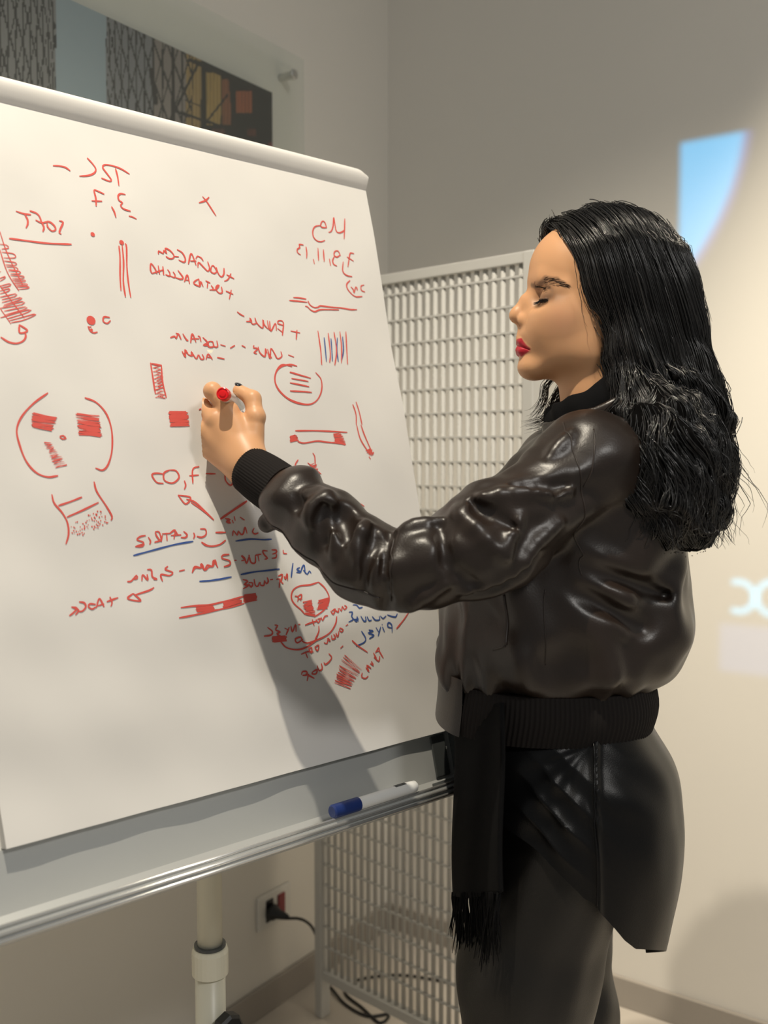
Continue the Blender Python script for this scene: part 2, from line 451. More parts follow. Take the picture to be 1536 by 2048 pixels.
zb -= 0.056
while zb > 0.14:
    rows.append(zb); zb -= 0.0505
for zc in rows:
    o_ = bpy.data.objects.new('cross_bar', bmx); COL.objects.link(o_); o_.parent = scr; o_.location = (0, 0, zc)
# ------------------------------------------------------------------ flip chart
HB = math.atan(1.115)
Wd = np.array([math.sin(HB), math.cos(HB), 0]); n0 = np.array([math.cos(HB), -math.sin(HB), 0])
LEAN = math.radians(14)
UPB = ZUP * math.cos(LEAN) - n0 * math.sin(LEAN); NB = n0 * math.cos(LEAN) + ZUP * math.sin(LEAN)
PB = at_depth(905, 1455, 1.55)
BW, BH = 0.716, 0.945
SHEET = 0.010
def wave(s, t):
    s = np.asarray(s, float); t = np.asarray(t, float)
    low = np.clip((0.55 - t) / 0.55, 0, 1)
    w = 0.0014 * np.sin((t + 0.16 * s) * 46 + 0.6) * low ** 0.7 * np.clip(-s / 0.35, 0.1, 1)
    w += 0.0013 * np.sin(s * 11 + t * 17) + 0.0008 * np.sin(s * 27 - t * 23 + 1.0) + 0.0005 * np.sin(s * 61 + t * 38)
    w += 0.006 * np.clip((0.10 - t) / 0.10, 0, 1) ** 2
    return w * np.clip((0.93 - t) / 0.12, 0.05, 1)
def Bp(s, t, o): return PB + Wd * s + UPB * t + NB * o
m_board = mat('board_enamel', (0.80, 0.79, 0.74), 0.3)
m_paper = mat('flip_paper', (0.74, 0.72, 0.69), 0.75, bump=(30, 0.05, 0.004))
m_tray = mat('tray_aluminium', (0.52, 0.53, 0.52), 0.38, 0.25)
m_alu = mat('aluminium_trim', (0.72, 0.72, 0.70), 0.25, 0.7)
m_cream = mat('cream_enamel', (0.72, 0.69, 0.56), 0.35)
m_dgrey = mat('dark_grey_plastic', (0.06, 0.065, 0.065), 0.4)
fc = thing('flip_chart_easel', 'white flip chart easel with grey pen tray and cream post', 'easel', tuple(np.array([*(PB - Wd * BW / 2 - n0 * 0.14)[:2], 0.0])))
axB = (Wd, UPB, NB)
to_parent(boxobj('board', PB, axB, (-BW - 0.008, -0.093, -0.016), (0.009, BH - 0.004, 0.0), m_board, bevel=0.003), fc)
# pen tray: back, ledge, lip profile swept along the board
tr0, tr1 = -BW - 0.06, -0.012
prof = [(-0.002, 0.0005), (-0.002, 0.004), (-0.070, 0.004), (-0.078, 0.010), (-0.080, 0.050), (-0.078, 0.058), (-0.071, 0.060), (-0.068, 0.063), (-0.070, 0.067),
        (-0.082, 0.067), (-0.087, 0.062), (-0.088, 0.010), (-0.084, 0.0005)]
n = len(prof); Vv = [Bp(s, a, b) for s in (tr0, tr1) for a, b in prof]
Ff = [(k, (k + 1) % n, n + (k + 1) % n, n + k) for k in range(n)]
tme = mesh_np('pen_tray', Vv, Ff + [tuple(range(n))[::-1], tuple(range(n, 2 * n))])
bm = bmesh.new(); bm.from_mesh(tme); bmesh.ops.recalc_face_normals(bm, faces=bm.faces); bm.to_mesh(tme); bm.free()
tray = to_parent(link('pen_tray', tme, m_tray), fc)
for k, (a, b) in enumerate(((-0.0675, 0.0655), (-0.0745, 0.0685), (-0.0815, 0.0685))):
    Vv, Ff = tube([Bp(tr0, a, b), Bp(tr1 - 0.001, a, b)], 0.0024, 8)
    to_parent(link('lip_trim', mesh_np('lip_trim', Vv, Ff), m_alu, smooth=True), fc)
to_parent(boxobj('tray_end_cap', PB, axB, (tr1 - 0.004, -0.092, 0.0005), (tr1 + 0.006, 0.0, 0.069), m_dgrey, bevel=0.003), fc)
to_parent(boxobj('tray_bracket', PB, axB, (-0.058, -0.0675, 0.0045), (-0.028, -0.004, 0.008), m_dgrey, bevel=0.002), fc)
to_parent(boxobj('tray_foot_plate', PB, axB, (-0.075, -0.0768, 0.012), (-0.017, -0.0720, 0.056), m_dgrey, bevel=0.001), fc)
# post, collar, knob, base
post_xy = (PB - Wd * (BW / 2) - n0 * 0.152)[:2]
pz = lambda z: np.array([post_xy[0], post_xy[1], z])
for nm, z0, z1, r in (('upper_post', 0.60, 1.50, 0.0185), ('lower_post', 0.06, 0.60, 0.0225)):
    Vv, Ff = lathe_axis(pz(z0), ZUP, [(0, r), (z1 - z0, r)], 24)
    to_parent(link(nm, mesh_np(nm, Vv, Ff), m_cream, smooth=False), fc).data.shade_smooth()
zc = 1.35 - (1975 - 912) / F_PX * post_xy[1]
Vv, Ff = lathe_axis(pz(zc), ZUP, [(0, 0.0228), (0.0005, 0.027), (0.034, 0.027), (0.040, 0.025), (0.041, 0.0195)], 24)
to_parent(link('collar', mesh_np('collar', Vv, Ff), m_cream), fc)
Vv, Ff = lathe_axis(pz(zc + 0.0415), ZUP, [(0, 0.0232), (0.002, 0.0235), (0.004, 0.0232)], 24)
to_parent(link('collar_ring', mesh_np('collar_ring', Vv, Ff), m_dgrey), fc)
kn = pz(zc - 0.068); kd = np.array([0.72, -0.69, 0.0])
Vv, Ff = lathe_axis(kn + kd * 0.018, kd, [(0, 0.006), (0.012, 0.006), (0.0122, 0.019), (0.016, 0.023), (0.03, 0.023), (0.034, 0.019)], 8)
to_parent(link('clamp_knob', mesh_np('clamp_knob', Vv, Ff), m_blk), fc)
Vv, Ff = lathe_axis(pz(0.045), ZUP, [(0, 0.045), (0.02, 0.045), (0.05, 0.026)], 24)
to_parent(link('hub', mesh_np('hub', Vv, Ff), m_dgrey), fc)
for k in range(5):
    a = 2 * math.pi * k / 5 + 0.5; d = np.array([math.cos(a), math.sin(a), 0])
    if np.dot(d, NS) < -2: continue
    Vv, Ff = tube([pz(0.06) + d * 0.03, pz(0.06) + d * 0.16, pz(0.038) + d * 0.25], [0.016, 0.014, 0.011], 10)
    leg = to_parent(link('leg', mesh_np('leg', Vv, Ff), m_cream, smooth=True), fc)
    Vv, Ff = lathe_axis(pz(0.0) + d * 0.25, ZUP, [(0, 0.016), (0.004, 0.019), (0.024, 0.019), (0.03, 0.012)], 14)
    to_parent(link('glide_foot', mesh_np('glide_foot', Vv, Ff), m_blk), fc)
to_parent(boxobj('board_bracket', PB, axB, (-BW / 2 - 0.05, 0.40, -0.05), (-BW / 2 + 0.05, 0.56, -0.016), m_dgrey, bevel=0.004), fc)

# paper pad
pad = thing('paper_pad', 'large white flip chart paper pad covered in red and blue handwriting', 'paper pad', tuple(PB))
ns_, nt_ = 150, 220
ss = np.linspace(-BW, 0, ns_); tt = np.linspace(0, BH, nt_)
S_, T_ = np.meshgrid(ss, tt, indexing='ij')
fold = 0.9145 + 0 * S_
O_ = SHEET + wave(S_, T_)
tf = np.clip((T_ - fold) / (BH - fold), 0, 1)
O_ = np.where(T_ > fold, O_ + 0.004 + 0.008 * np.sin(np.pi * np.clip(tf, 0, 1) * 0.75), O_)
O_ = O_ - np.where(tf > 0.75, 0.055 * (tf - 0.75) ** 1.6, 0)
# right top corner of the pad is rounded
front = PB + Wd * S_[..., None] + UPB * T_[..., None] + NB * O_[..., None]
cr_ = np.clip((S_ + 0.02) / 0.02, 0, 1) * np.clip((T_ - (BH - 0.03)) / 0.03, 0, 1)
front = front - UPB * (0.014 * cr_ ** 2)[..., None]
back = PB + Wd * S_[..., None] + UPB * np.minimum(T_, BH - 0.012)[..., None] + NB * 0.0006
ii = np.arange(ns_ * nt_).reshape(ns_, nt_); off = ns_ * nt_
q = [np.stack([ii[:-1, :-1], ii[1:, :-1], ii[1:, 1:], ii[:-1, 1:]], -1).reshape(-1, 4),
     np.stack([ii[:-1, :-1], ii[:-1, 1:], ii[1:, 1:], ii[1:, :-1]], -1).reshape(-1, 4) + off]
for line in (ii[:, 0], ii[:, -1][::-1], ii[0, :][::-1], ii[-1, :]):
    q.append(np.stack([line[1:], line[:-1], line[:-1] + off, line[1:] + off], -1))
pme = mesh_quads('sheet', np.concatenate([front.reshape(-1, 3), back.reshape(-1, 3)]), np.concatenate(q))
sheet = to_parent(link('paper_sheet', pme, m_paper, smooth=True), pad)
pme.set_sharp_from_angle(angle=math.radians(40))
# ------------------------------------------------------------------ handwriting (pen strokes lying on the sheet)
m_red = mat('red_ink', (0.70, 0.095, 0.075), 0.55)
m_blue = mat('blue_ink', (0.045, 0.10, 0.33), 0.55)
CR = {'1': (0, 300, 5.12), '2': (280, 370, 6.4), '3': (320, 600, 5.12), '4': (540, 420, 6.98), '5': (120, 1020, 4.8), '6': (380, 1000, 5.908),
      '7': (510, 1160, 4.8), 'B': (0, 600, 3.072), 'D': (400, 350, 3.072), 'E': (400, 850, 3.072)}
RED = {
'1': """890,82 950,150 978,200 960,240 900,265 810,270|540,162 610,165 670,180 718,215|1325,248 1230,190 1130,158 1065,155 1050,185 1095,250 1135,310 1115,325 1032,292
1180,190 1200,270 1212,372|1060,460 1000,430 958,418 975,500 978,582|932,525 1038,532|1278,462 1225,455 1200,480 1210,525 1245,548 1225,575 1255,612 1328,635|1132,588 1160,640 1178,700
1310,685 1350,695 1390,715|165,622 240,648 320,660|255,655 285,710 285,760 268,795|305,620 370,645 405,680 425,735 450,790 440,835|365,715 430,745 500,735 555,780 565,820 530,830 490,790 480,750
600,728 640,745 615,810 605,850 625,865|95,902 300,930 500,955 728,970|1212,985 1225,1100 1228,1300 1238,1440|1245,980 1262,1150 1262,1350 1285,1505|1275,960 1290,1000 1298,1200 1315,1360 1340,1510
1130,1710 1070,1705 1065,1750 1105,1770 1138,1740|905,1800 930,1850 965,1868 1005,1858|940,1805 910,1810|0,1920 80,1970 160,1985 230,1960 260,1915 255,1870|195,1790 280,1850 200,1875 195,1790
0,830 60,1010 140,1190 240,1390|0,1010 80,1250 195,1440|0,1380 110,1530 250,1720|0,1620 110,1785|0,960 70,970 90,1000 20,1010|20,1040 140,1060 155,1100 40,1100|45,1130 160,1150 160,1175 60,1170|70,1190 170,1200 180,1230 90,1220
90,1235 200,1240 200,1265 110,1262|110,1280 240,1290 230,1310 130,1310|130,1330 250,1330 250,1345 150,1350|150,1368 270,1370 270,1385 170,1385|170,1400 288,1398 285,1415 185,1425|0,1240 15,1240|0,1310 55,1290 50,1310 0,1340
0,1390 100,1365 105,1385 10,1410|0,1440 95,1415 90,1440 0,1470|0,1505 160,1470 155,1495 20,1530|20,1560 205,1510 205,1530 40,1585|30,1600 230,1550 225,1580 0,1620|40,1650 255,1605 250,1630 50,1690|0,1720 290,1635 285,1660 70,1730|90,1750 350,1680 340,1700 230,1745 110,1770""",
'2': """805,140 870,220 980,390|760,222 840,195 890,150|230,890 232,850 290,880 300,840 335,880 320,815 380,840 430,900 420,940 370,945 325,915|430,915 495,920|470,825 540,870 578,950 560,990 490,960|615,1015 650,880 690,960 712,1030|640,975 715,975
710,950 730,915 780,940 803,980|735,1060 745,995 810,1060 860,1110 880,1070 858,985|905,1050 895,1110 940,1140 970,1110 930,1040 905,1050|965,1060 990,1140 1030,1185 1060,1150 1065,1070|1065,1240 1110,1220 1155,1140|1095,1155 1195,1208
150,1135 130,1090 135,1010 190,1080 210,1140|150,1135 290,1090|225,1035 245,1145|285,1045 298,1158|320,1150 370,1170 375,1130 345,1085|375,1165 435,1190 440,1150 415,1115|440,1185 510,1210 545,1190 480,1095|560,1245 600,1155 628,1270|575,1220 625,1225
745,1205 690,1240 685,1270 760,1308|745,1205 760,1300 770,1240 800,1308|830,1230 890,1262|860,1250 850,1325|880,1350 930,1340 900,1290|910,1350 960,1345 1000,1290 970,1300 960,1340 1000,1390 1040,1385 1030,1310
1085,1365 1180,1408|1155,1350 1130,1470""",
'3': """780,125 820,155 855,172|875,225 930,220 910,190 940,250 985,240|965,185 985,240 1045,290 1050,205 1060,250 1100,300|1095,210 1110,300 1130,310|1120,215 1130,320 1180,240 1190,315|1250,365 1262,230 1215,212 1205,240 1262,260|1250,330 1200,290|1335,318 1430,340|1398,308 1390,408
105,385 150,372 165,395 185,345 215,405|160,340 180,345|230,345 250,380 275,415 285,410|310,440 325,350 365,435|320,400 395,400|380,372 400,380 415,430|430,385 480,440 440,465 500,470|490,430 490,480 540,480 530,430 490,430|535,430 550,480 585,480 575,420|612,460 668,475|715,495 765,465|835,465 875,487
225,525 260,585 255,510 290,560|235,550 275,540|290,560 330,570 320,530 370,600 390,560|395,560 420,605 450,600 430,555|470,610 490,555 535,610|480,585 530,590|582,590 658,605|960,465 955,490 1000,500 960,540 990,550|1000,480 1020,540 1070,580 1075,500 1090,550|1095,505 1120,600 1130,500 1170,560 1190,600|1100,540 1140,600|1230,530 1240,580 1200,605 1170,570|1305,565 1365,588
1395,682 1320,665 1230,690 1180,750 1175,840 1215,930 1300,1010 1400,1060 1500,1078|1320,742 1536,805|1335,808 1510,838|1320,852 1518,892|1325,935 1536,948|400,1120 425,1112""",
'D': """560,1180 500,1168 465,1210 460,1270 490,1330 550,1380 650,1412 710,1390 742,1330 740,1260 705,1215|545,1215 672,1250|550,1280 662,1303|548,1328 682,1338
720,958 735,1080 742,1170|785,972 795,1100 790,1155|822,965 835,1080 822,1172|858,962 868,1060 865,1158|895,962 900,1060 905,1165|935,1410 955,1470 958,1536|955,1395 975,1460 992,1536|0,1440 8,1438""",
'4': """1040,120 1035,260 1028,410|1035,280 1000,310 950,320 915,280 885,110 875,230 850,300 815,310|790,250 760,170 725,160 705,220 740,245 790,245|705,215 630,230 600,290 610,370 660,425 720,438 772,420|470,485 410,480 420,520 385,545 390,590 435,622|505,510 518,600 515,670|610,680 625,750|675,525 683,705|752,545 762,718|835,675 852,775|985,640 950,570 905,580 900,630 940,655 980,625|905,640 880,700 895,755 940,778|1165,615 1115,605 1100,680 1085,795|1070,655 1160,718
1022,720 1018,850 1070,910 1145,930|1120,980 1075,1030 1080,1090 1130,1160 1200,1208 1290,1205|1130,1070 1165,1110 1175,1155 1200,1070 1220,1120 1215,1080|1310,1050 1270,1060 1275,1120 1325,1145|325,1220 420,1225 512,1240|268,1262 400,1272 525,1285|535,1265 560,1320 620,1358 680,1352 705,1335 850,1355 1000,1370 1120,1390 1215,1388|490,1340 525,1350 570,1395 630,1418 700,1390 850,1390 960,1395""",
'B': """292,572 200,640 130,720 102,800 120,890 160,990 220,1060 290,1088 355,1080|520,600 590,630 650,700 682,800 684,920 660,1010 625,1048 580,1035|365,840 385,835 402,852 380,855 365,842|315,1195 330,1250 380,1310 412,1370 420,1440 405,1500|572,1118 590,1180 650,1270 685,1330 680,1355|355,1265 430,1240 500,1212|408,1335 500,1295 602,1245
1005,1070 960,1065 932,1075 960,1120 1003,1128|1040,1045 1005,1065 1010,1110 1060,1125 1098,1090 1080,1050 1040,1045|1130,1110 1138,1140 1128,1165|1225,1022 1185,1040 1182,1128|1162,1080 1222,1075|1265,1066 1325,1068|1382,1060 1385,1110 1415,1140 1430,1110 1400,1075 1382,1060|1090,1200 1165,1215 1135,1255 1090,1200|1140,1225 1200,1250 1305,1355|1345,1348 1430,1290 1512,1235
925,385 940,480 955,575|990,398 998,500 1022,600|930,390 990,402""",
'5': """820,245 770,255 740,285 800,310 795,345 725,350|735,345 800,325|845,260 868,300 860,330|910,215 930,260 970,300 950,215 910,210|905,310 965,290 980,240|975,230 1060,225|1020,235 1025,295|1050,225 1100,195 1090,280|1100,195 1130,245|1060,245 1160,240|1180,205 1215,240 1200,265 1155,265|1275,220 1285,250 1275,278|1335,185 1385,190 1390,240 1350,265 1305,255|1480,222 1536,224|1350,310 1410,345 1470,348 1536,330
650,685 690,680 740,625 745,655 700,660|790,680 800,620 845,670 840,615|840,570 880,575 890,640 930,660 925,665 900,665|1035,540 1010,570 1080,600 1050,630 970,620 985,685|1140,588 1195,575|1265,605 1290,545 1350,555 1350,515 1385,580 1410,530 1460,540 1470,485 1515,555
905,742 860,770 720,815|705,800 650,850 775,872 705,800|110,930 165,940 130,985 90,1015|120,935 180,960 150,1005|185,880 235,890 250,930 215,970 170,970|345,905 290,900 275,925 310,950 345,930|350,940 380,850 425,930|360,920 425,900|450,880 560,840|480,832 500,890 488,925|1155,938 1300,920 1440,910 1536,888|1140,1036 1280,1010 1420,975 1536,955""",
'6': """285,388 410,388|490,430 500,370 545,420 560,375 590,410 620,400 640,325 665,400|750,335 730,380 760,405 800,390|400,225 460,235 415,265 465,275 420,240|485,240 500,280|510,195 522,250|580,205 635,242|125,500 180,538 260,550 340,530 408,478|345,235 500,130 665,20|0,30 140,130 265,240
25,855 60,800 130,800 140,755 175,830 220,790 270,780 290,710 320,795|455,645 380,655 370,690 460,720 465,765 395,790|515,715 545,715|600,720 640,710 600,660 640,690 665,750 700,650|690,650 720,740 770,740 770,650|770,655 840,640|800,650 815,725|915,605 860,600 870,640 915,690 880,700|960,590 1015,595 1015,625 970,640|1020,640 1015,680 965,690|1095,590 1100,630 1140,635
620,940 680,960 640,1000 690,1010 625,1050|690,990 720,1030 740,985 690,975|755,935 770,1010 800,1020 820,970|830,970 830,1005 870,1010 880,950|880,950 900,990 925,960 910,915|945,942 980,938|1020,940 1060,935 1050,1040|1040,900 1090,880 1075,960 1100,990|1110,900 1125,935 1145,870 1150,950
0,1258 200,1245 420,1195 630,1140|0,1370 150,1340 320,1300 480,1265 640,1220""",
'7': """600,22 520,48 420,60 360,100 343,170 370,230 430,285 470,330|600,22 660,80 700,160 690,230 650,290 600,330 560,355|375,155 410,165 400,210|395,165 440,140 430,200|400,185 445,180
85,540 150,530 165,500 115,455|180,435 210,440 190,480 235,500 205,520 240,540|275,465 310,480|320,455 290,530|335,445 350,500 380,430 385,500|405,432 425,425|470,435 520,415 590,395|540,380 560,440|575,380 600,410 620,370 590,380|625,360 640,390 660,350 690,345|715,300 740,330 760,280 725,300|755,290 790,310 790,270|800,270 820,300 830,255 850,285 875,260 850,245
605,440 605,500 570,580|775,350 765,420 720,500 650,550 580,580 500,605 450,590 430,550 380,570 400,605 455,570|240,590 300,650 400,670 480,650 550,605 600,570|440,715 500,690 560,690|480,690 505,750|510,660 540,700 540,650 510,660|570,645 600,680 610,625 570,645|660,600 690,610 700,560 720,590 690,560|730,530 740,570 770,555 750,520|770,510 790,545 800,490|805,460 840,480 820,500 800,470|862,440 885,428|820,655 845,630
925,580 980,630 1075,695|1465,315 1410,390 1345,470|450,910 460,880 500,880 500,910 460,915|490,900 575,945|520,900 505,970|560,880 550,900 590,900 600,860 560,880|600,820 620,870 650,850 640,800|665,790 680,810 720,780 740,740 710,705
1030,890 1025,930 1060,945 1085,920|1060,840 1090,880 1070,820 1110,850|1100,800 1130,820 1110,780|1130,700 1160,760 1135,740 1180,780 1190,730|1150,700 1180,650 1190,690 1225,750|1150,690 1190,680""",
'E': """585,35 700,35 820,40 905,45|600,100 640,110 720,98 780,105 895,118|960,0 985,90 1040,180|985,0 1010,70 1060,185|1035,195 1045,210|605,212 590,235 582,262|695,170 708,190 712,240|665,230 700,260 750,300|940,500 980,485 1010,500|955,530 1000,520 1040,560|985,545 1030,560"""}
BLUE = {
'5': """710,435 880,390 1090,335 1275,302|1335,685 1430,680 1536,662""",
'6': """525,490 700,465 860,470 960,465|595,882 760,850 900,835 1058,815|108,962 300,945 490,908|1210,745 1200,830 1192,915|1250,855 1300,855 1255,820 1290,800|1300,850 1320,790 1340,775 1350,870|1330,830 1375,880 1400,840 1420,870""",
'7': """935,240 970,240 1000,270 1030,260|895,310 930,310 920,350 935,380 890,405|935,370 970,400 975,350 985,400|940,380 990,375|1010,345 1040,395 1060,390 1055,350|1070,350 1090,390 1115,385|1120,350 1150,385 1190,380 1185,345|1195,345 1220,370 1250,345|1260,335 1300,350 1340,355 1355,325
1015,490 1055,560 1040,600 965,635|1085,480 1130,490 1080,510 1135,530 1090,565|1155,455 1180,500|1200,450 1175,540|1215,450 1235,500|1210,425 1215,432|1305,505 1300,430 1270,410 1265,450 1300,460""",
'D': """758,1000 770,1150|802,1005 808,1148|842,1000 838,1080 845,1150|875,992 880,1080 865,1145"""}
HATCH = [  # quads in full-frame pixels: zigzag from edge p0-p1 to edge p3-p2
 ((304, 728), (312, 795), (330, 796), (323, 732), 9), ((338, 823), (342, 852), (378, 851), (374, 822), 22),
 ((66, 826), (62, 854), (104, 862), (112, 836), 15), ((152, 827), (158, 870), (201, 874), (197, 832), 18),
 ((90, 885), (110, 935), (132, 930), (102, 886), 13), ((580, 872), (582, 884), (597, 880), (592, 870), 9),
 ((668, 868), (668, 884), (692, 890), (682, 866), 11), ((732, 902), (740, 912), (746, 906), (740, 898), 6),
 ((392, 1216), (394, 1224), (428, 1220), (426, 1212), 6), ((447, 1205), (447, 1216), (483, 1205), (482, 1199), 8),
 ((488, 1190), (488, 1205), (512, 1200), (511, 1187), 12), ((605, 1205), (608, 1230), (630, 1233), (620, 1200), 16),
 ((635, 1202), (633, 1220), (652, 1217), (655, 1196), 13), ((688, 1310), (670, 1365), (700, 1377), (722, 1340), 13),
 ((544, 1274), (546, 1285), (572, 1282), (570, 1272), 6), ((620, 930), (632, 945), (642, 950), (632, 925), 6),
 ((310, 730), (316, 792), (326, 794), (320, 732), 10)]
DOTS = [(184, 470, 4.3), (242, 486, 4.5), (183, 640, 9.0), (184, 659, 2.8)]
rs = random.Random(5)
for k in range(75):       # stippled fill of the little beaker
    a, b = rs.random(), rs.random()
    p = np.array([141, 1050]) * (1 - a) * (1 - b) + np.array([205, 1018]) * a * (1 - b) + np.array([146, 1078]) * (1 - a) * b + np.array([216, 1046]) * a * b
    DOTS.append((p[0] + rs.uniform(-2, 2), p[1] + rs.uniform(-2, 2), rs.uniform(0.9, 1.7)))

def page_st(x, y):
    p = on_plane(x, y, PB + NB * SHEET, NB) - PB
    return float(np.dot(p, Wd)), float(np.dot(p, UPB))
def page_pt(s, t, lift=0.0):
    return PB + Wd * s + UPB * t + NB * (SHEET + float(wave(s, t)) + 0.0006 + lift)
class Ink:
    """every pen stroke is its own little ribbon lying on the sheet"""
    def __init__(self, name, material): self.name, self.m, self.k = name, material, 0
    def add(self, name, V_, F_):
        o_ = to_parent(link(name, mesh_np(name, V_, F_), self.m), pad); return o_
    def stroke(self, px, w=0.0024, smooth=True, name=None):
        pts = catmull(px, 4.0) if smooth else [np.asarray(p, float) for p in px]
        st = np.array([page_st(*p) for p in pts])
        self.k += 1; lift = 0.00002 * (self.k % 9); V_ = []
        for i in range(len(st)):
            t = st[min(i + 1, len(st) - 1)] - st[max(i - 1, 0)]; t = t / (np.linalg.norm(t) + 1e-9)
            nrm = np.array([-t[1], t[0]]); e = min(i, len(st) - 1 - i)
            ww = w / 2 * (0.62 + 0.38 * min(1, e / 2)) * (1 + 0.12 * math.sin(self.k * 1.7 + i * 0.45))
            for sgn in (1, -1):
                q = st[i] + nrm * ww * sgn; V_.append(page_pt(q[0], q[1], lift))
        self.add(name or self.name, V_, [(2 * i, 2 * i + 1, 2 * i + 3, 2 * i + 2) for i in range(len(st) - 1)])
    def disc(self, x, y, r):
        n = 12 if r > 2 else 6
        s, t = page_st(x, y); s2, t2 = page_st(x + r, y); rr = math.hypot(s2 - s, t2 - t)
        return [page_pt(s + rr * math.cos(2 * math.pi * k / n), t + rr * math.sin(2 * math.pi * k / n), 0.0001) for k in range(n)]
    def block(self, groups, w):
        for cid, txt in groups.items():
            ox, oy, sc = CR[cid]
            for st in txt.replace('\n', '|').split('|'):
                st = st.strip()
                if not st: continue
                pp = [(ox + float(a.split(',')[0]) / sc, oy + float(a.split(',')[1]) / sc) for a in st.split()]
                self.stroke(pp, w * 0.52 if (max(p[0] for p in pp) < 72 and min(p[1] for p in pp) > 458 and max(p[1] for p in pp) < 652) else w)
red = Ink('red_pen_stroke', m_red); red.block(RED, 0.0023)
for p0, p1, p2, p3, n in HATCH:
    p0, p1, p2, p3 = (np.array(p, float) for p in (p0, p1, p2, p3)); zz_ = []
    for k in range(n + 1):
        a = k / n; L = p0 + (p1 - p0) * a; R = p3 + (p2 - p3) * a
        zz_ += [L + [rs.uniform(-2, 2), 0], R + [rs.uniform(-2, 2), 0]]
    red.stroke(zz_, 0.0024, smooth=False, name='red_pen_scribble')
V_, F_ = [], []
for k, d in enumerate(DOTS):
    v_ = red.disc(*d)
    if k < 4: red.add('red_pen_dot', v_, [tuple(range(len(v_)))])
    else: F_.append(tuple(range(len(V_), len(V_) + len(v_)))); V_ += v_
red.add('red_pen_stipple', V_, F_)['kind'] = 'stuff'
blue = Ink('blue_pen_stroke', m_blue); blue.block(BLUE, 0.0023)

# ------------------------------------------------------------------ blue marker lying in the tray
m_white = mat('white_barrel', (0.80, 0.80, 0.78), 0.3)
m_navy = mat('navy_cap', (0.015, 0.035, 0.16), 0.35)
m_redcap = mat('red_cap', (0.75, 0.012, 0.015), 0.28)
def tray_s(x, y):
    p = on_plane(x, y, PB + NB * 0.05, NB) - PB; return float(np.dot(p, Wd))
mk0 = tray_s(655, 1650); mk1 = tray_s(826, 1606)
c0 = Bp(mk0, -0.0570, 0.0640); ax_ = Bp(mk1, -0.0572, 0.0630) - c0; Lm = float(np.linalg.norm(ax_))
bmk = thing('marker_pen', 'white marker with a dark blue cap lying in the pen tray', 'marker', tuple(c0))
rM = 0.0088
Vv, Ff = lathe_axis(c0, ax_, [(0, 0.0075), (0.002, rM + 0.0006), (0.046, rM + 0.0006), (0.0465, rM)], 20)
to_parent(link('cap', mesh_np('cap', Vv, Ff), m_navy, smooth=True), bmk).data.set_sharp_from_angle(angle=0.7)
Vv, Ff = lathe_axis(c0, ax_, [(0.0466, rM - 0.0002), (Lm - 0.012, rM - 0.0002), (Lm - 0.003, rM - 0.001), (Lm, rM - 0.004)], 20)
to_parent(link('barrel', mesh_np('barrel', Vv, Ff), m_white, smooth=True), bmk).data.set_sharp_from_angle(angle=0.7)
axn = ax_ / Lm
upv = ZUP - axn * axn[2]; upv /= np.linalg.norm(upv)
sd = np.cross(axn, upv)
to_parent(boxobj('printed_mark', c0 + upv * (rM - 0.0006) - sd * 0.0, (axn, sd, upv), (Lm * 0.73, -0.003, 0.0), (Lm * 0.86, 0.003, 0.0006), m_dgrey), bmk)
# ------------------------------------------------------------------ implicit-surface toolkit for the figure
def smin(a, b, k):
    h = np.clip(0.5 + 0.5 * (b - a) / k, 0, 1); return b + (a - b) * h - k * h * (1 - h)
def smax(a, b, k): return -smin(-a, -b, k)
def sph(P, c, r): return np.sqrt(((P - c) ** 2).sum(-1)) - r
def ell(P, c, r, R=None):
    q = P - c
    if R is not None: q = q @ R
    r = np.asarray(r); k0 = np.sqrt(((q / r) ** 2).sum(-1)); k1 = np.sqrt(((q / (r * r)) ** 2).sum(-1))
    return k0 * (k0 - 1) / np.maximum(k1, 1e-9)
def cone(P, a, b, ra, rb):
    ab = b - a; q = P - a
    h = np.clip((q @ ab) / (ab @ ab), 0, 1)
    return np.sqrt(((q - h[..., None] * ab) ** 2).sum(-1)) - (ra + (rb - ra) * h)
def chain(P, pts, rs, k=0.004):
    d = None
    for i in range(len(pts) - 1):
        e = cone(P, pts[i], pts[i + 1], rs[i], rs[i + 1]); d = e if d is None else smin(d, e, k)
    return d
def axes_rot(x, up=(0, 0, 1)):
    x = np.asarray(x, float); x = x / np.linalg.norm(x); y = np.cross(np.asarray(up, float), x); y /= np.linalg.norm(y); z = np.cross(x, y)
    return np.stack([x, y, z], 1)
def wob(P, seed, wl, n=6, stretch=(1, 1, 1)):
    """smooth band-limited wobble, about -1..1"""
    r = np.random.default_rng(seed); s = 0
    for i in range(n):
        d = r.normal(size=3); d /= np.linalg.norm(d); d = d / np.asarray(stretch)
        s = s + np.sin(P @ (d * 2 * math.pi / (wl * r.uniform(0.7, 1.4))) + r.uniform(0, 6.28))
    return s / (n ** 0.5 * 1.2)
def loft(P, zs, xf, xb, hw, yc, e=2.3):
    """implicit solid of super-elliptic sections; zs ascending"""
    z = P[..., 2]; f = np.interp(z, zs, xf); b = np.interp(z, zs, xb); w = np.interp(z, zs, hw)
    cx = (f + b) / 2; a = (b - f) / 2
    q = (np.abs((P[..., 0] - cx) / a) ** e + np.abs((P[..., 1] - yc) / w) ** e) ** (1 / e)
    d = (q - 1) * np.minimum(a, w)
    return np.maximum(d, np.maximum(zs[0] - z, z - zs[-1]))

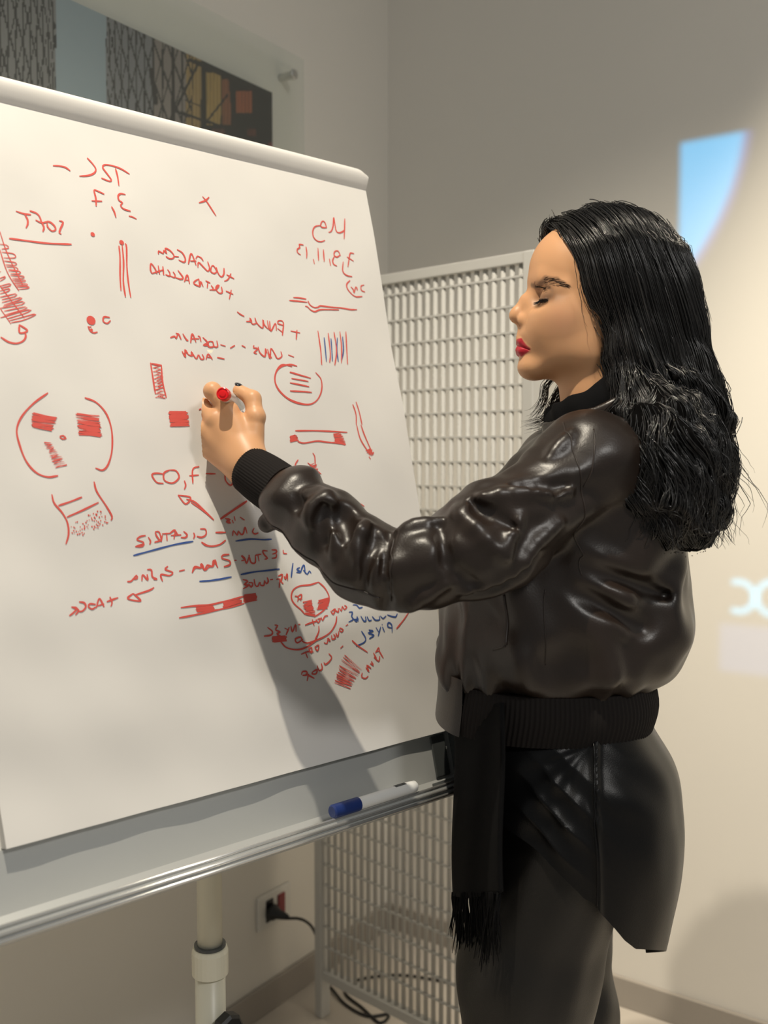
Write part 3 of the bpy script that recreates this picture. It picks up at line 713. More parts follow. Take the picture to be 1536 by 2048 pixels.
def mesh_sdf(f, lo, hi, h, project=2):
    lo = np.asarray(lo, float); hi = np.asarray(hi, float); B = 8
    nb = np.maximum(1, np.ceil((hi - lo) / (h * B)).astype(int)); n = nb * B
    cen = np.stack(np.meshgrid(*[lo[i] + h * (np.arange(nb[i]) * B + (B - 1) / 2) for i in range(3)], indexing='ij'), -1)
    dc = f(cen.reshape(-1, 3)).reshape(nb)
    act = np.abs(dc) < h * B * 1.5
    D = np.repeat(np.repeat(np.repeat(dc, B, 0), B, 1), B, 2).astype(np.float32)
    bi = np.argwhere(act); o3 = np.stack(np.meshgrid(*[np.arange(B)] * 3, indexing='ij'), -1).reshape(-1, 3)
    for s in range(0, len(bi), 900):
        ix = (bi[s:s + 900, None, :] * B + o3[None]).reshape(-1, 3)
        D[ix[:, 0], ix[:, 1], ix[:, 2]] = f(lo + h * ix)
    S = D < 0
    c8 = [S[i:n[0] - 1 + i, j:n[1] - 1 + j, k:n[2] - 1 + k] for i in (0, 1) for j in (0, 1) for k in (0, 1)]
    cnt = sum(c.astype(np.int8) for c in c8)
    cells = np.argwhere((cnt > 0) & (cnt < 8))
    vid = -np.ones(n - 1, np.int64); vid[cells[:, 0], cells[:, 1], cells[:, 2]] = np.arange(len(cells))
    acc = np.zeros((len(cells), 3)); m = np.zeros(len(cells))
    cor = [(i, j, k) for i in (0, 1) for j in (0, 1) for k in (0, 1)]
    for a in range(8):
        for ax in range(3):
            if cor[a][ax]: continue
            c = list(cor[a]); c[ax] = 1; ca, cb = cells + cor[a], cells + c
            da = D[ca[:, 0], ca[:, 1], ca[:, 2]]; db = D[cb[:, 0], cb[:, 1], cb[:, 2]]
            cr = (da < 0) != (db < 0); t = np.where(cr, da / np.where(cr, da - db, 1), 0)
            p = np.array(cor[a], float) + np.zeros((len(cells), 3)); p[:, ax] += t
            acc += p * cr[:, None]; m += cr
    Vt = lo + h * (cells + acc / m[:, None])
    Q = []
    for ax in range(3):
        sl0 = [slice(None)] * 3; sl1 = [slice(None)] * 3; sl0[ax] = slice(0, n[ax] - 1); sl1[ax] = slice(1, n[ax])
        e = np.argwhere(S[tuple(sl0)] != S[tuple(sl1)]); u, v = [(1, 2), (2, 0), (0, 1)][ax]
        ok = (e[:, u] > 0) & (e[:, v] > 0) & (e[:, u] < n[u] - 1) & (e[:, v] < n[v] - 1); e = e[ok]
        sg = S[e[:, 0], e[:, 1], e[:, 2]]
        def g(du, dv):
            w = e.copy(); w[:, u] -= du; w[:, v] -= dv; return vid[w[:, 0], w[:, 1], w[:, 2]]
        q = np.stack([g(1, 1), g(0, 1), g(0, 0), g(1, 0)], -1); q[~sg] = q[~sg][:, ::-1]
        Q.append(q[(q >= 0).all(1)])
    Q = np.concatenate(Q)
    for _ in range(project):
        e = h * 0.3; d = f(Vt); g3 = np.stack([f(Vt + np.eye(3)[i] * e) - f(Vt - np.eye(3)[i] * e) for i in range(3)], -1) / (2 * e)
        st = d / np.maximum((g3 ** 2).sum(-1), 0.15); st = np.clip(st, -h * 0.6, h * 0.6); Vt = Vt - g3 * st[:, None]
    return Vt, Q

YC = 1.40                               # depth of the woman's mid plane
MM = 0.001
def HP(x, y, l=0.0):                    # head point: pixel and lateral millimetres (minus = near side)
    return at_y(x, y, YC + l * MM)
def sym(P):
    Q = P.copy(); Q[..., 1] = YC - np.abs(P[..., 1] - YC); return Q

# ------------------------------------------------------------------ head and neck
EYE = HP(1098, 598, -32)
def lips(Q):
    up = chain(Q, [HP(1041, 682, 0), HP(1043.5, 683.5, -10), HP(1061, 696, -21)], [0.0048, 0.0050, 0.0032], 0.002)
    lo = chain(Q, [HP(1040, 700, 0), HP(1045, 701.5, -10), HP(1062, 700, -20)], [0.0066, 0.0064, 0.0030], 0.002)
    return up, lo
def lid_arc(Q, r, dz, rad):
    pts = [EYE + np.array([-r * math.cos(a), -r * math.sin(a), dz - 0.0012 * abs(math.sin(a * 1.2))]) for a in np.radians([-40, -15, 10, 35, 58, 78])]
    return chain(Q, pts, [rad * 0.6, rad, rad, rad, rad * 0.9, rad * 0.5], 0.001)
def f_head(P):
    Q = sym(P)
    d = ell(P, HP(1205, 562, 0), (0.090, 0.072, 0.088))
    d = smin(d, ell(P, HP(1150, 545, 0), (0.0655, 0.058, 0.066)), 0.02)
    d = smin(d, ell(P, HP(1146, 640, 0), (0.057, 0.056, 0.082)), 0.02)
    d = smin(d, ell(Q, HP(1128, 630, -38), (0.034, 0.021, 0.022)), 0.03)
    d = smin(d, cone(Q, HP(1068, 729, -7), HP(1176, 702, -36), 0.0170, 0.018), 0.018)
    d = smin(d, cone(Q, HP(1176, 702, -36), HP(1196, 640, -46), 0.018, 0.016), 0.02)
    d = smin(d, ell(Q, HP(1140, 678, -26), (0.042, 0.026, 0.036)), 0.025)
    d = smin(d, cone(P, HP(1080, 733, 0), HP(1160, 712, 0), 0.0175, 0.030), 0.015)
    d = smin(d, ell(P, HP(1060, 735, 0), (0.0172, 0.019, 0.0158)), 0.010)
    d = smin(d, ell(P, HP(1078, 690, 0), (0.0290, 0.0265, 0.029)), 0.012)
    d = smin(d, chain(Q, [HP(1072, 562, -6), HP(1090, 557, -27), HP(1130, 572, -48)], [0.0060, 0.0075, 0.0065], 0.006), 0.014)
    d = smin(d, ell(Q, HP(1092, 652, -20), (0.026, 0.021, 0.028)), 0.022)
    # eye sockets
    d = smax(d, -ell(Q, HP(1070, 594, -36), (0.0185, 0.020, 0.0115)), 0.014)
    # nose
    nz_ = chain(P, [HP(1073, 574, 0), HP(1052, 600, 0), HP(1036, 622, 0)], [0.0062, 0.0074, 0.0080], 0.006)
    nz_ = smin(nz_, sph(P, HP(1030.5, 632, 0), 0.0088), 0.008)
    nz_ = smin(nz_, ell(Q, HP(1049, 640, -10), (0.0100, 0.0066, 0.0090)), 0.005)
    nz_ = smin(nz_, ell(Q, HP(1062, 622, -6), (0.012, 0.010, 0.022)), 0.008)
    nz_ = smin(nz_, cone(P, HP(1031, 639, 0), HP(1050, 653, 0), 0.0048, 0.0050), 0.004)
    nz_ = smin(nz_, cone(Q, HP(1083, 572, -4), HP(1072, 612, -7), 0.0095, 0.0105), 0.012)
    d = smin(d, nz_, 0.009)
    d = smax(d, -ell(Q, HP(1040, 650, -6.5), (0.0068, 0.0032, 0.0038)), 0.003)
    # philtrum, lips, mouth crease
    d = smin(d, cone(P, HP(1049, 657, 0), HP(1043, 676, 0), 0.0078, 0.0072), 0.009)
    d = smin(d, ell(Q, HP(1064, 668, -12), (0.013, 0.010, 0.010)), 0.008)
    up, lo = lips(Q)
    d = smin(d, smin(up, lo, 0.0012), 0.0035)
    d = smax(d, -chain(Q, [HP(1031, 690, 0), HP(1036, 690.5, -10), HP(1060, 698.5, -23)], [0.0013, 0.0013, 0.0012], 0.001), 0.0012)
    # eyelids: a shell over the eyeball with a narrow, lowered opening
    lid = sph(Q, EYE, 0.0128)
    d = smin(d, lid, 0.0060)
    d = smax(d, -lid_arc(Q, 0.0128, -0.0030, 0.0014), 0.0008)
    d = smin(d, lid_arc(Q, 0.0131, -0.0008, 0.0011), 0.0012)
    # ear
    d = smin(d, ell(Q, HP(1228, 640, -58), (0.013, 0.005, 0.026), axes_rot((0.95, 0.3, -0.1))), 0.006)
    # neck
    d = smin(d, cone(P, HP(1184, 730, 0), HP(1212, 930, 0), 0.049, 0.058), 0.018)
    return d

# ------------------------------------------------------------------ writing hand and forearm
def hp(x, y, Y): return at_y(x, y, Y)
H_WR = hp(502, 936, 1.288)
H_MCP = {'i': hp(458, 822, 1.306), 'm': hp(430, 838, 1.305), 'r': hp(411, 861, 1.312), 'p': hp(402, 888, 1.324)}
FING = {'i': ([H_MCP['i'], hp(425, 782, 1.308), hp(430, 786, 1.338), hp(447, 794, 1.356)], [0.0120, 0.0108, 0.0092, 0.0075]),
        'm': ([H_MCP['m'], hp(404, 812, 1.322), hp(417, 816, 1.350), hp(436, 822, 1.364)], [0.0118, 0.0100, 0.0088, 0.0075]),
        'r': ([H_MCP['r'], hp(393, 846, 1.334), hp(405, 848, 1.360), hp(424, 852, 1.366)], [0.0112, 0.0095, 0.0084, 0.0072]),
        'p': ([H_MCP['p'], hp(388, 876, 1.346), hp(398, 876, 1.366), hp(414, 880, 1.370)], [0.0105, 0.0086, 0.0076, 0.0066])}
TH = [hp(506, 898, 1.300), hp(511, 834, 1.308), hp(505, 798, 1.318), hp(478, 781, 1.326)]
def f_hand(P):
    d = cone(P, hp(600, 1010, 1.235), H_WR, 0.029, 0.0235)
    d = smin(d, ell(P, (H_WR + hp(480, 905, 1.295)) / 2, (0.026, 0.020, 0.028)), 0.015)
    for k in 'imrp':
        d = smin(d, cone(P, H_WR + (H_MCP[k] - H_MCP['m']) * 0.35, H_MCP[k], 0.0155, 0.0118), 0.012)
    d = smin(d, ell(P, hp(455, 868, 1.315), (0.030, 0.017, 0.032)), 0.012)
    fs = None
    for k in 'imrp':
        pts, rr = FING[k]; e = chain(P, pts, rr, 0.004)
        e = smin(e, sph(P, pts[1], rr[1] * 1.06), 0.004)
        fs = e if fs is None else smin(fs, e, 0.0025)
    d = smin(d, fs, 0.006)
    t = chain(P, TH, [0.0150, 0.0122, 0.0112, 0.0085], 0.005)
    t = smin(t, sph(P, TH[1], 0.0128), 0.004)
    d = smin(d, t, 0.008)
    # web between thumb and index
    d = smin(d, cone(P, hp(500, 858, 1.308), hp(464, 846, 1.310), 0.011, 0.011), 0.010)
    return d
# ------------------------------------------------------------------ hidden body under the clothes
SHN = hp(1185, 925, 1.27); ELB = hp(785, 1135, 1.178); SHF = np.array([SHN[0], 2 * YC - SHN[1], SHN[2]])
HIPN = np.array([hp(1110, 1590, YC)[0], YC - 0.085, hp(1110, 1590, YC)[2]])
HIPF = HIPN + np.array([0.02, 0.17, 0])
KNN = np.array([0.195, YC - 0.095, 0.47]); ANN = np.array([0.225, YC - 0.10, 0.10])
KNF = np.array([0.285, YC + 0.10, 0.47]); ANF = np.array([0.315, YC + 0.11, 0.10])
FELB = SHF + np.array([0.0, 0.035, -0.29]); FWR = FELB + np.array([-0.04, 0.005, -0.24])
def f_body(P):
    nb_ = HP(1212, 900, 0)
    d = cone(P, nb_, nb_ + np.array([-0.02, 0, -0.05]), 0.05, 0.06)
    d = smin(d, cone(P, SHN + np.array([0.02, 0.06, -0.03]), SHF + np.array([0.02, -0.06, -0.03]), 0.042, 0.042), 0.05)
    d = smin(d, ell(P, HP(1150, 1080, 0), (0.11, 0.14, 0.16)), 0.05)
    d = smin(d, ell(P, HP(1120, 1320, 0), (0.095, 0.125, 0.14)), 0.05)
    d = smin(d, ell(P, HP(1150, 1530, 0), (0.11, 0.15, 0.12)), 0.05)
    for a, b, c in ((HIPN, KNN, ANN), (HIPF, KNF, ANF)):
        d = smin(d, cone(P, a, b, 0.080, 0.052), 0.03); d = smin(d, cone(P, b, c, 0.050, 0.034), 0.02)
    d = smin(d, cone(P, SHN + np.array([0, 0, -0.005]), ELB, 0.036, 0.030), 0.03); d = smin(d, cone(P, ELB, hp(600, 1010, 1.235), 0.030, 0.026), 0.01)
    d = smin(d, cone(P, SHF, FELB, 0.043, 0.036), 0.03); d = smin(d, cone(P, FELB, FWR, 0.034, 0.024), 0.01)
    # far hand, hanging relaxed
    d = smin(d, cone(P, FWR, FWR + np.array([-0.015, 0, -0.07]), 0.022, 0.028), 0.01)
    for k in range(4):
        o = FWR + np.array([-0.04 + 0.018 * k, 0.0, -0.085]); L = (0.072, 0.082, 0.078, 0.06)[k]
        d = smin(d, chain(P, [o, o + np.array([0, -0.008, -L * 0.5]), o + np.array([0, -0.024, -L * 0.92])], [0.0105, 0.0095, 0.008], 0.003), 0.004)
    d = smin(d, chain(P, [FWR + np.array([-0.02, -0.01, -0.03]), FWR + np.array([-0.05, -0.02, -0.065]), FWR + np.array([-0.055, -0.03, -0.095])], [0.013, 0.0115, 0.009], 0.003), 0.006)
    return d

def settle(p, f, it=4):
    """pull points onto the zero surface of f; returns points and unit normals"""
    for _ in range(it):
        d = f(p); g = np.stack([f(p + q_) - f(p - q_) for q_ in np.eye(3) * 5e-4], -1) / 1e-3
        p = p - g * (d / np.maximum((g ** 2).sum(-1), 0.2))[:, None]
    return p, g / np.linalg.norm(g, axis=1)[:, None]
person = thing('person', 'woman in a dark brown leather bomber jacket writing on the flip chart', 'person', (0.25, YC, 0.0))
m_skin = mat('skin', (0.60, 0.36, 0.22), 0.42, sss=0.12, attr='Col', bump=(900, 0.05, 0.0006), spec=0.4)
hv, hq = mesh_sdf(f_head, HP(1000, 820, 0) - np.array([0, 0.085, 0.06]), HP(1345, 425, 0) + np.array([0, 0.085, 0]), 0.00135)
gv, gq = mesh_sdf(f_hand, hp(372, 1020, 1.2) + np.array([0, 0, 0.0]), np.array([hp(610, 1000, 1.2)[0], 1.42, hp(450, 745, 1.3)[2]]), 0.0016)
bv, bq = mesh_sdf(f_body, (-0.14, 1.10, 0.06), (0.50, 1.72, 1.45), 0.007, 1)
allv = np.concatenate([hv, gv, bv]); allq = np.concatenate([hq, gq + len(hv), bq + len(hv) + len(gv)])
colr = np.tile(np.array([0.67, 0.36, 0.185]), (len(allv), 1))
# lipstick, a little colour on cheeks and lids, knuckles
Qh = sym(hv); up, lo = lips(Qh); lp = np.minimum(up, lo)
wl_ = np.clip((0.0019 - lp) / 0.0008, 0, 1)[:, None] * (hv[:, 0] < HP(1068, 690, 0)[0])[:, None] * np.clip((HP(1040, 677.5, 0)[2] - hv[:, 2]) / 0.0015, 0, 1)[:, None]
ch_ = np.exp(-((Qh - HP(1122, 640, -55)) ** 2).sum(-1) / 0.022 ** 2)[:, None]
lidw = np.exp(-((Qh - (EYE + np.array([-0.008, -0.006, 0.004]))) ** 2).sum(-1) / 0.009 ** 2)[:, None]
hc = colr[:len(hv)]
hc = hc * (1 - 0.35 * ch_) + np.array([0.62, 0.29, 0.19]) * 0.35 * ch_
hc = hc * (1 - 0.45 * lidw) + np.array([0.42, 0.24, 0.14]) * 0.45 * lidw
makeup_shade = np.exp(-(((Qh - (EYE + np.array([-0.001, -0.008, 0.001]))) / np.array([0.022, 0.04, 0.0125])) ** 2).sum(-1) * 1.3)[:, None]     # smoky make-up, deepened with painted shade of the eye socket
hc = hc * (1 - 0.8 * makeup_shade) + np.array([0.07, 0.033, 0.02]) * 0.8 * makeup_shade
li_ = np.clip((0.0019 - np.minimum(lid_arc(Qh, 0.0131, -0.0012, 0.0004), lid_arc(Qh, 0.0128, -0.0046, 0.0001))) / 0.0012, 0, 1)[:, None]       # eyeliner
hc = hc * (1 - 0.9 * li_) + np.array([0.02, 0.012, 0.01]) * 0.9 * li_
bc_, _ = settle(np.array([HP(1076, 562, -12), HP(1087, 559.5, -22), HP(1101, 558, -33), HP(1118, 563, -45), HP(1133, 573, -54)]), f_head)
bt_ = np.clip((0.0042 - chain(Qh, list(bc_), [0.0004, 0.0012, 0.0014, 0.0008, 0.0], 0.002)) / 0.003, 0, 1)[:, None]
hc = hc * (1 - 0.62 * bt_) + np.array([0.10, 0.055, 0.035]) * 0.62 * bt_
hc = hc * (1 - wl_) + np.array([0.46, 0.018, 0.035]) * wl_
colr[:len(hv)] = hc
bme = mesh_quads('body', allv, allq)
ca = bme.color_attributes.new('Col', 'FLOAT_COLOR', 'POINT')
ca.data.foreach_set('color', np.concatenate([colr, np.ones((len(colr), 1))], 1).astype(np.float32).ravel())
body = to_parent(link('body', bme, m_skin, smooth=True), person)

def hairs(list_of_paths, radii, n=3):
    """thin tapering tubes, all in one mesh"""
    Vv, Ff = [], []
    for pts, r in zip(list_of_paths, radii):
        b = len(Vv); k = len(pts)
        v_, f_ = tube(pts, [r * (1 - 0.75 * (i / (k - 1)) ** 2) for i in range(k)], n)
        Vv += v_; Ff += [tuple(i + b for i in f) for f in f_]
    return Vv, Ff
m_hairm = mat('black_hair', (0.006, 0.0055, 0.0055), 0.26, spec=0.9)
m_hairbase = mat('black_hair_mass', (0.002, 0.0018, 0.0018), 0.8, spec=0.05)
m_lash = mat('lash_black', (0.008, 0.006, 0.006), 0.5)
# eyeballs, brows, lashes
m_eye = mat('eye_white', (0.72, 0.68, 0.63), 0.15); m_iris = mat('iris_dark', (0.03, 0.015, 0.008), 0.1)
rs2 = random.Random(11)
bu = np.array([rs2.random() for _ in range(260)]); bw = np.array([rs2.uniform(-1, 1) for _ in range(260)])
bp_ = np.array([HP(np.interp(u, [0, 0.45, 1], [1080, 1101, 1134]), np.interp(u, [0, 0.45, 1], [563, 558, 573]) + w * np.interp(u, [0, 0.5, 1], [3.5, 4.0, 2]), np.interp(u, [0, 0.45, 1], [-16, -32, -54])) for u, w in zip(bu, bw)])
bp_, bg = settle(bp_, f_head)
BROW = []
for p, g, u in zip(bp_, bg, bu):
    dr = np.array([0.55 + 0.4 * u, -0.5, 0.45 - 0.75 * u + rs2.uniform(-0.2, 0.2)]); dr -= g * (dr @ g); dr /= np.linalg.norm(dr)
    L = rs2.uniform(0.004, 0.0065); BROW.append([p + dr * L * t + g * 0.0007 * (t * (1.2 - t)) for t in (0, 0.35, 0.7, 1)])
for sgn in (1, -1):
    c = EYE.copy(); c[1] = YC + (c[1] - YC) * sgn
    Vv, Ff = lathe_axis(c + np.array([0.0115, 0, 0]), (-1, 0, 0), [(0.0115 - 0.0115 * math.cos(a), max(0.0002, 0.0115 * math.sin(a))) for a in np.linspace(0.02, math.pi - 0.02, 14)], 20)
    e = to_parent(link('eyeball', mesh_np('eyeball', Vv, Ff), m_eye, smooth=True), person)
    dI = np.array([-1, -0.04 * sgn, -0.42]); dI /= np.linalg.norm(dI)
    Vv, Ff = lathe_axis(c + dI * 0.0102, dI, [(0, 0.0056), (0.0012, 0.0052), (0.0018, 0.003), (0.0020, 0.0003)], 18)
    ir = link('iris', mesh_np('iris', Vv, Ff), m_iris, smooth=True); ir.parent = e
    # brow
    paths = []; radii = []
    for pt in BROW:
        paths.append([np.array([q_[0], YC + (q_[1] - YC) * sgn, q_[2]]) for q_ in pt]); radii.append(0.00015)
    Vv, Ff = hairs(paths, radii); to_parent(link('eyebrow', mesh_np('eyebrow', Vv, Ff), m_lash), person)
    paths = []; radii = []
    for k in range(46):
        u = k / 45; a_ = math.radians(-35 + 112 * u)
        out = np.array([-math.cos(a_), -math.sin(a_), 0]); a = EYE + out * 0.0136 + np.array([0, 0, -0.0022 - 0.0012 * abs(math.sin(a_ * 1.2))])
        L = rs2.uniform(0.007, 0.0095)
        pt = [a + out * L * t * 0.9 + ZUP * L * (-0.75 * t + 0.35 * t * t) + np.array([-0.001 * t, -0.001 * t, 0]) for t in (0, 0.3, 0.6, 0.85, 1)]
        if sgn < 0: pt = [np.array([q_[0], 2 * YC - q_[1], q_[2]]) for q_ in pt]
        paths.append(pt); radii.append(0.00030)
    Vv, Ff = hairs(paths, radii); to_parent(link('eyelashes', mesh_np('eyelashes', Vv, Ff), m_lash), person)
# dark thumb nail
m_nail = mat('dark_nail_polish', (0.012, 0.014, 0.02), 0.15, coat=0.5)
tdir = TH[3] - TH[2]; tdir /= np.linalg.norm(tdir); nup = np.array([0.1, -0.25, 1.0]); nup -= tdir * (nup @ tdir); nup /= np.linalg.norm(nup); nsd = np.cross(tdir, nup)
Rn = np.stack([tdir, nsd, nup], 1)
def f_nail(P): return ell(P, TH[3] + tdir * 0.0028 + nup * 0.0066, (0.0066, 0.0052, 0.0026), Rn)
nv, nq = mesh_sdf(f_nail, TH[3] - 0.018, TH[3] + 0.018, 0.0008, 1)
nl = link('thumb_nail', mesh_quads('thumb_nail', nv, nq), m_nail, smooth=True); to_parent(nl, person); nl['label'] = 'thumb nail with near-black polish'

# red marker in the hand
mk_e = hp(445, 787, 1.272); mk_t = None
tip_px = (486, 815); mk_t = on_plane(tip_px[0], tip_px[1], PB + NB * (SHEET + 0.002), NB)
rmk = thing('marker_pen', 'white marker with a red end held in the woman’s hand against the paper', 'marker', tuple(mk_e))
axm = mk_t - mk_e; Lr = float(np.linalg.norm(axm))
Vv, Ff = lathe_axis(mk_e, axm, [(0, 0.0028), (0.0002, 0.0040), (0.0012, 0.0042), (0.0014, 0.0066), (0.0004, 0.0072), (0.0010, 0.0083), (0.0022, 0.0088), (0.013, 0.0088)], 24)
to_parent(link('end_plug', mesh_np('end_plug', Vv, Ff), m_redcap, smooth=True), rmk).data.set_sharp_from_angle(angle=0.6)
Vv, Ff = lathe_axis(mk_e, axm, [(0.0132, 0.0084), (Lr - 0.026, 0.0084), (Lr - 0.022, 0.0062), (Lr - 0.010, 0.0052), (Lr - 0.008, 0.003)], 24)
to_parent(link('barrel', mesh_np('barrel', Vv, Ff), m_white, smooth=True), rmk).data.set_sharp_from_angle(angle=0.6)
Vv, Ff = lathe_axis(mk_e, axm, [(Lr - 0.0079, 0.0026), (Lr - 0.001, 0.0022), (Lr, 0.0015)], 14)
to_parent(link('tip', mesh_np('tip', Vv, Ff), m_redcap), rmk)
# ------------------------------------------------------------------ leather jacket
m_leather = mat('brown_leather', (0.020, 0.0130, 0.0098), 0.35, bump=(420, 0.15, 0.0012), spec=0.5, var=(9, 0.25))
m_rib = mat('black_rib_knit', (0.011, 0.009, 0.0085), 0.85, spec=0.2)
m_seam = mat('leather_seam', (0.024, 0.016, 0.013), 0.45)
def zpx(py, Y=YC): return at_y(768, py, Y)[2]
def xpx(px, py=1100, Y=YC): return at_y(px, py, Y)[0]
def levels(rows, Y=YC):
    rows = sorted(rows, key=lambda r: -r[0])
    A = np.array([(zpx(r[0], Y), xpx(r[1], r[0], Y), xpx(r[2], r[0], Y), r[3]) for r in rows])
    z = A[:, 0]; zz_ = np.linspace(z[0], z[-1], 90); out = [zz_]
    for c in (1, 2, 3):                       # smooth cubic through the sections
        v = A[:, c]; sl_ = np.gradient(v, z); i = np.clip(np.searchsorted(z, zz_) - 1, 0, len(z) - 2); h = z[i + 1] - z[i]; t = (zz_ - z[i]) / h
        out.append((2 * t ** 3 - 3 * t ** 2 + 1) * v[i] + (t ** 3 - 2 * t ** 2 + t) * h * sl_[i] + (-2 * t ** 3 + 3 * t ** 2) * v[i + 1] + (t ** 3 - t ** 2) * h * sl_[i + 1])
    return tuple(out)
TORSO = levels([(822, 1172, 1262, .060), (840, 1135, 1290, .095), (880, 1075, 1322, .150), (920, 1030, 1342, .172), (980, 968, 1352, .178), (1080, 912, 1360, .178), (1180, 884, 1369, .178), (1270, 877, 1366, .178),
                (1310, 877, 1350, .175), (1335, 880, 1318, .168), (1352, 884, 1292, .160), (1362, 890, 1286, .158)])
def sl(x, y, Y): return at_y(x, y, Y)
S0, S1, S2 = sl(1178, 930, 1.262), sl(960, 1085, 1.20), sl(800, 1138, 1.172)
def f_sleeve(P):
    s = cone(P, S0, S1, 0.060, 0.058)
    s = smin(s, cone(P, S1, S2, 0.058, 0.045), 0.02)
    ra = axes_rot(S2 - S0)
    s = smin(s, ell(P, sl(985, 1078, 1.197), (0.105, 0.060, 0.067), ra), 0.015)
    s = smin(s, ell(P, sl(858, 1128, 1.178), (0.055, 0.050, 0.055), ra), 0.010)
    rf = axes_rot(sl(590, 1000, 1.25) - sl(770, 1140, 1.178))
    fa = cone(P, sl(772, 1140, 1.178), sl(590, 1003, 1.245), 0.046, 0.041)
    fa = smin(fa, ell(P, sl(722, 1118, 1.192), (0.050, 0.050, 0.053), rf), 0.012)
    fa = smin(fa, ell(P, sl(655, 1055, 1.215), (0.046, 0.047, 0.051), rf), 0.014)
    fa = smin(fa, ell(P, sl(588, 996, 1.245), (0.034, 0.044, 0.046), rf), 0.010)
    fa = smin(fa, sph(P, sl(532, 1048, 1.262), 0.012), 0.012)
    arm = smin(s, fa, 0.007)
    arm = arm - 0.0034 * wob(P, 21, 0.085, stretch=(1.5, 1, 0.8)) - 0.0009 * wob(P, 22, 0.035)
    return smin(arm, sph(P, sl(1178, 922, 1.268), 0.062), 0.03)
def laid(pts, r, k, f=None):
    """a fold line laid on the sleeve surface"""
    p = np.array(catmull([sl(*(q_ if len(q_) == 3 else (q_[0], q_[1], 1.16))) for q_ in pts], 0.02)); p, _ = settle(p, f or f_sleeve, 6); n = len(p)
    return list(p), [r * (0.35 + 0.65 * math.sin(math.pi * (i + 0.5) / n)) for i in range(n)], k
SL_RIDGE = [laid(p, r, k) for p, r, k in (
    ([(1165, 985), (1100, 978), (1030, 985), (970, 1003), (925, 1030)], .0085, .012), ([(905, 1015), (930, 1050), (965, 1085), (990, 1105)], .0080, .014), ([(1035, 1035), (1010, 1070), (990, 1105)], .0060, .012),
    ([(1130, 1050), (1070, 1085), (1010, 1130), (930, 1165)], .0070, .016), ([(798, 1062), (830, 1048), (872, 1040)], .0090, .012), ([(732, 1050), (714, 1085), (722, 1125)], .0075, .014),
    ([(642, 962), (614, 1000), (608, 1052)], .0085, .014), ([(700, 1040), (668, 1068), (672, 1112)], .0065, .012), ([(1132, 850, 1.2), (1116, 880, 1.2), (1098, 915, 1.2)], .0080, .012), ([(870, 1150), (835, 1182), (802, 1202)], .0060, .012),
    ([(600, 940), (640, 950), (672, 985)], .0080, .014))]
SL_VALLEY = [laid(p, r, k) for p, r, k in (
    ([(1150, 958), (1090, 952), (1035, 963)], .0075, .012), ([(950, 1012), (975, 1045), (1012, 1060)], .0070, .012), ([(781, 1058), (783, 1110), (778, 1170), (770, 1212)], .0060, .007),
    ([(694, 1004), (684, 1030), (700, 1075)], .0120, .012), ([(645, 1000), (638, 1040), (645, 1085)], .0070, .012), ([(584, 940), (575, 962), (566, 992)], .0065, .008), ([(748, 1066), (750, 1110), (744, 1150)], .0055, .010),
    ([(1075, 1110), (1010, 1155), (930, 1185)], .0065, .014), ([(880, 1075), (900, 1110), (940, 1135)], .0060, .014))]
def f_jacket(P):
    z = P[..., 2]
    zb = TORSO[0][0]
    ang = np.arctan2(P[..., 1] - YC, P[..., 0] - xpx(1110))
    t = loft(P, *TORSO, YC, 2.35)
    # gathers above the waistband and soft vertical drape
    g = np.exp(-np.clip(z - zb, 0, 1) / 0.05)
    t = t - 0.0045 * g * np.sin(ang * 17 + 2.2 * np.sin(ang * 5)) + 0.004 * g
    t = t - 0.0075 * wob(P, 4, 0.10, stretch=(1, 1, 2.2)) - 0.0035 * wob(P, 8, 0.05, stretch=(1, 1, 1.6))
    # belly of the blouson over the band at the back
    t = smin(t, ell(P, HP(1235, 1245, -20), (0.092, 0.135, 0.060)), 0.03)
    # diagonal drag folds from the armpit to the back
    for a, b, r in (((1180, 1165, 1.235), (1320, 1235, 1.285), .010), ((1150, 1180, 1.225), (1240, 1260, 1.235), .009), ((1200, 1130, 1.235), (1345, 1150, 1.30), .010)):
        t = smin(t, cone(P, sl(*a), sl(*b), r, r * 0.6), 0.022)
    for a, b, r in (((1130, 1170, 1.212), (1290, 1255, 1.235), .012), ((1180, 1135, 1.21), (1330, 1190, 1.26), .010)):
        t = smax(t, -cone(P, sl(*a), sl(*b), r, r * 0.5), 0.020)
    arm = f_sleeve(P)
    for (pts, rr, kk), sg in [(q_, 1) for q_ in SL_RIDGE] + [(q_, -1) for q_ in SL_VALLEY]:
        c_ = np.mean(pts, 0); R2 = (np.linalg.norm(np.array(pts) - c_, axis=1).max() + 0.05) ** 2
        mk = ((P - c_) ** 2).sum(-1) < R2
        if mk.any(): arm[mk] = sg * smin(sg * arm[mk], chain(P[mk], pts, rr, 0.006), kk)
    # far sleeve, hanging
    fs = cone(P, SHF + np.array([0, -0.02, -0.01]), FELB, 0.060, 0.050); fs = smin(fs, cone(P, FELB, FWR + np.array([0.005, 0, 0.03]), 0.050, 0.040), 0.02)
    fs = fs - 0.004 * wob(P, 31, 0.08)
    # shoulder caps and stand collar
    sh_ = sph(P, sl(1178, 922, 1.268), 0.062)
    d = smin(t, sh_, 0.03)
    d = smin(d, sph(P, SHF + np.array([0, -0.01, -0.005]), 0.060), 0.03)
    d = smin(d, arm, 0.014); d = smin(d, fs, 0.014)
    return np.maximum(d, np.where(P[..., 1] < YC + 0.15, zb - z, -1.0))
jv, jq = mesh_sdf(f_jacket, (-0.165, 1.085, 0.80), (0.47, 1.74, 1.47), 0.0038, 2)
jme = mesh_quads('leather_jacket', jv, jq)
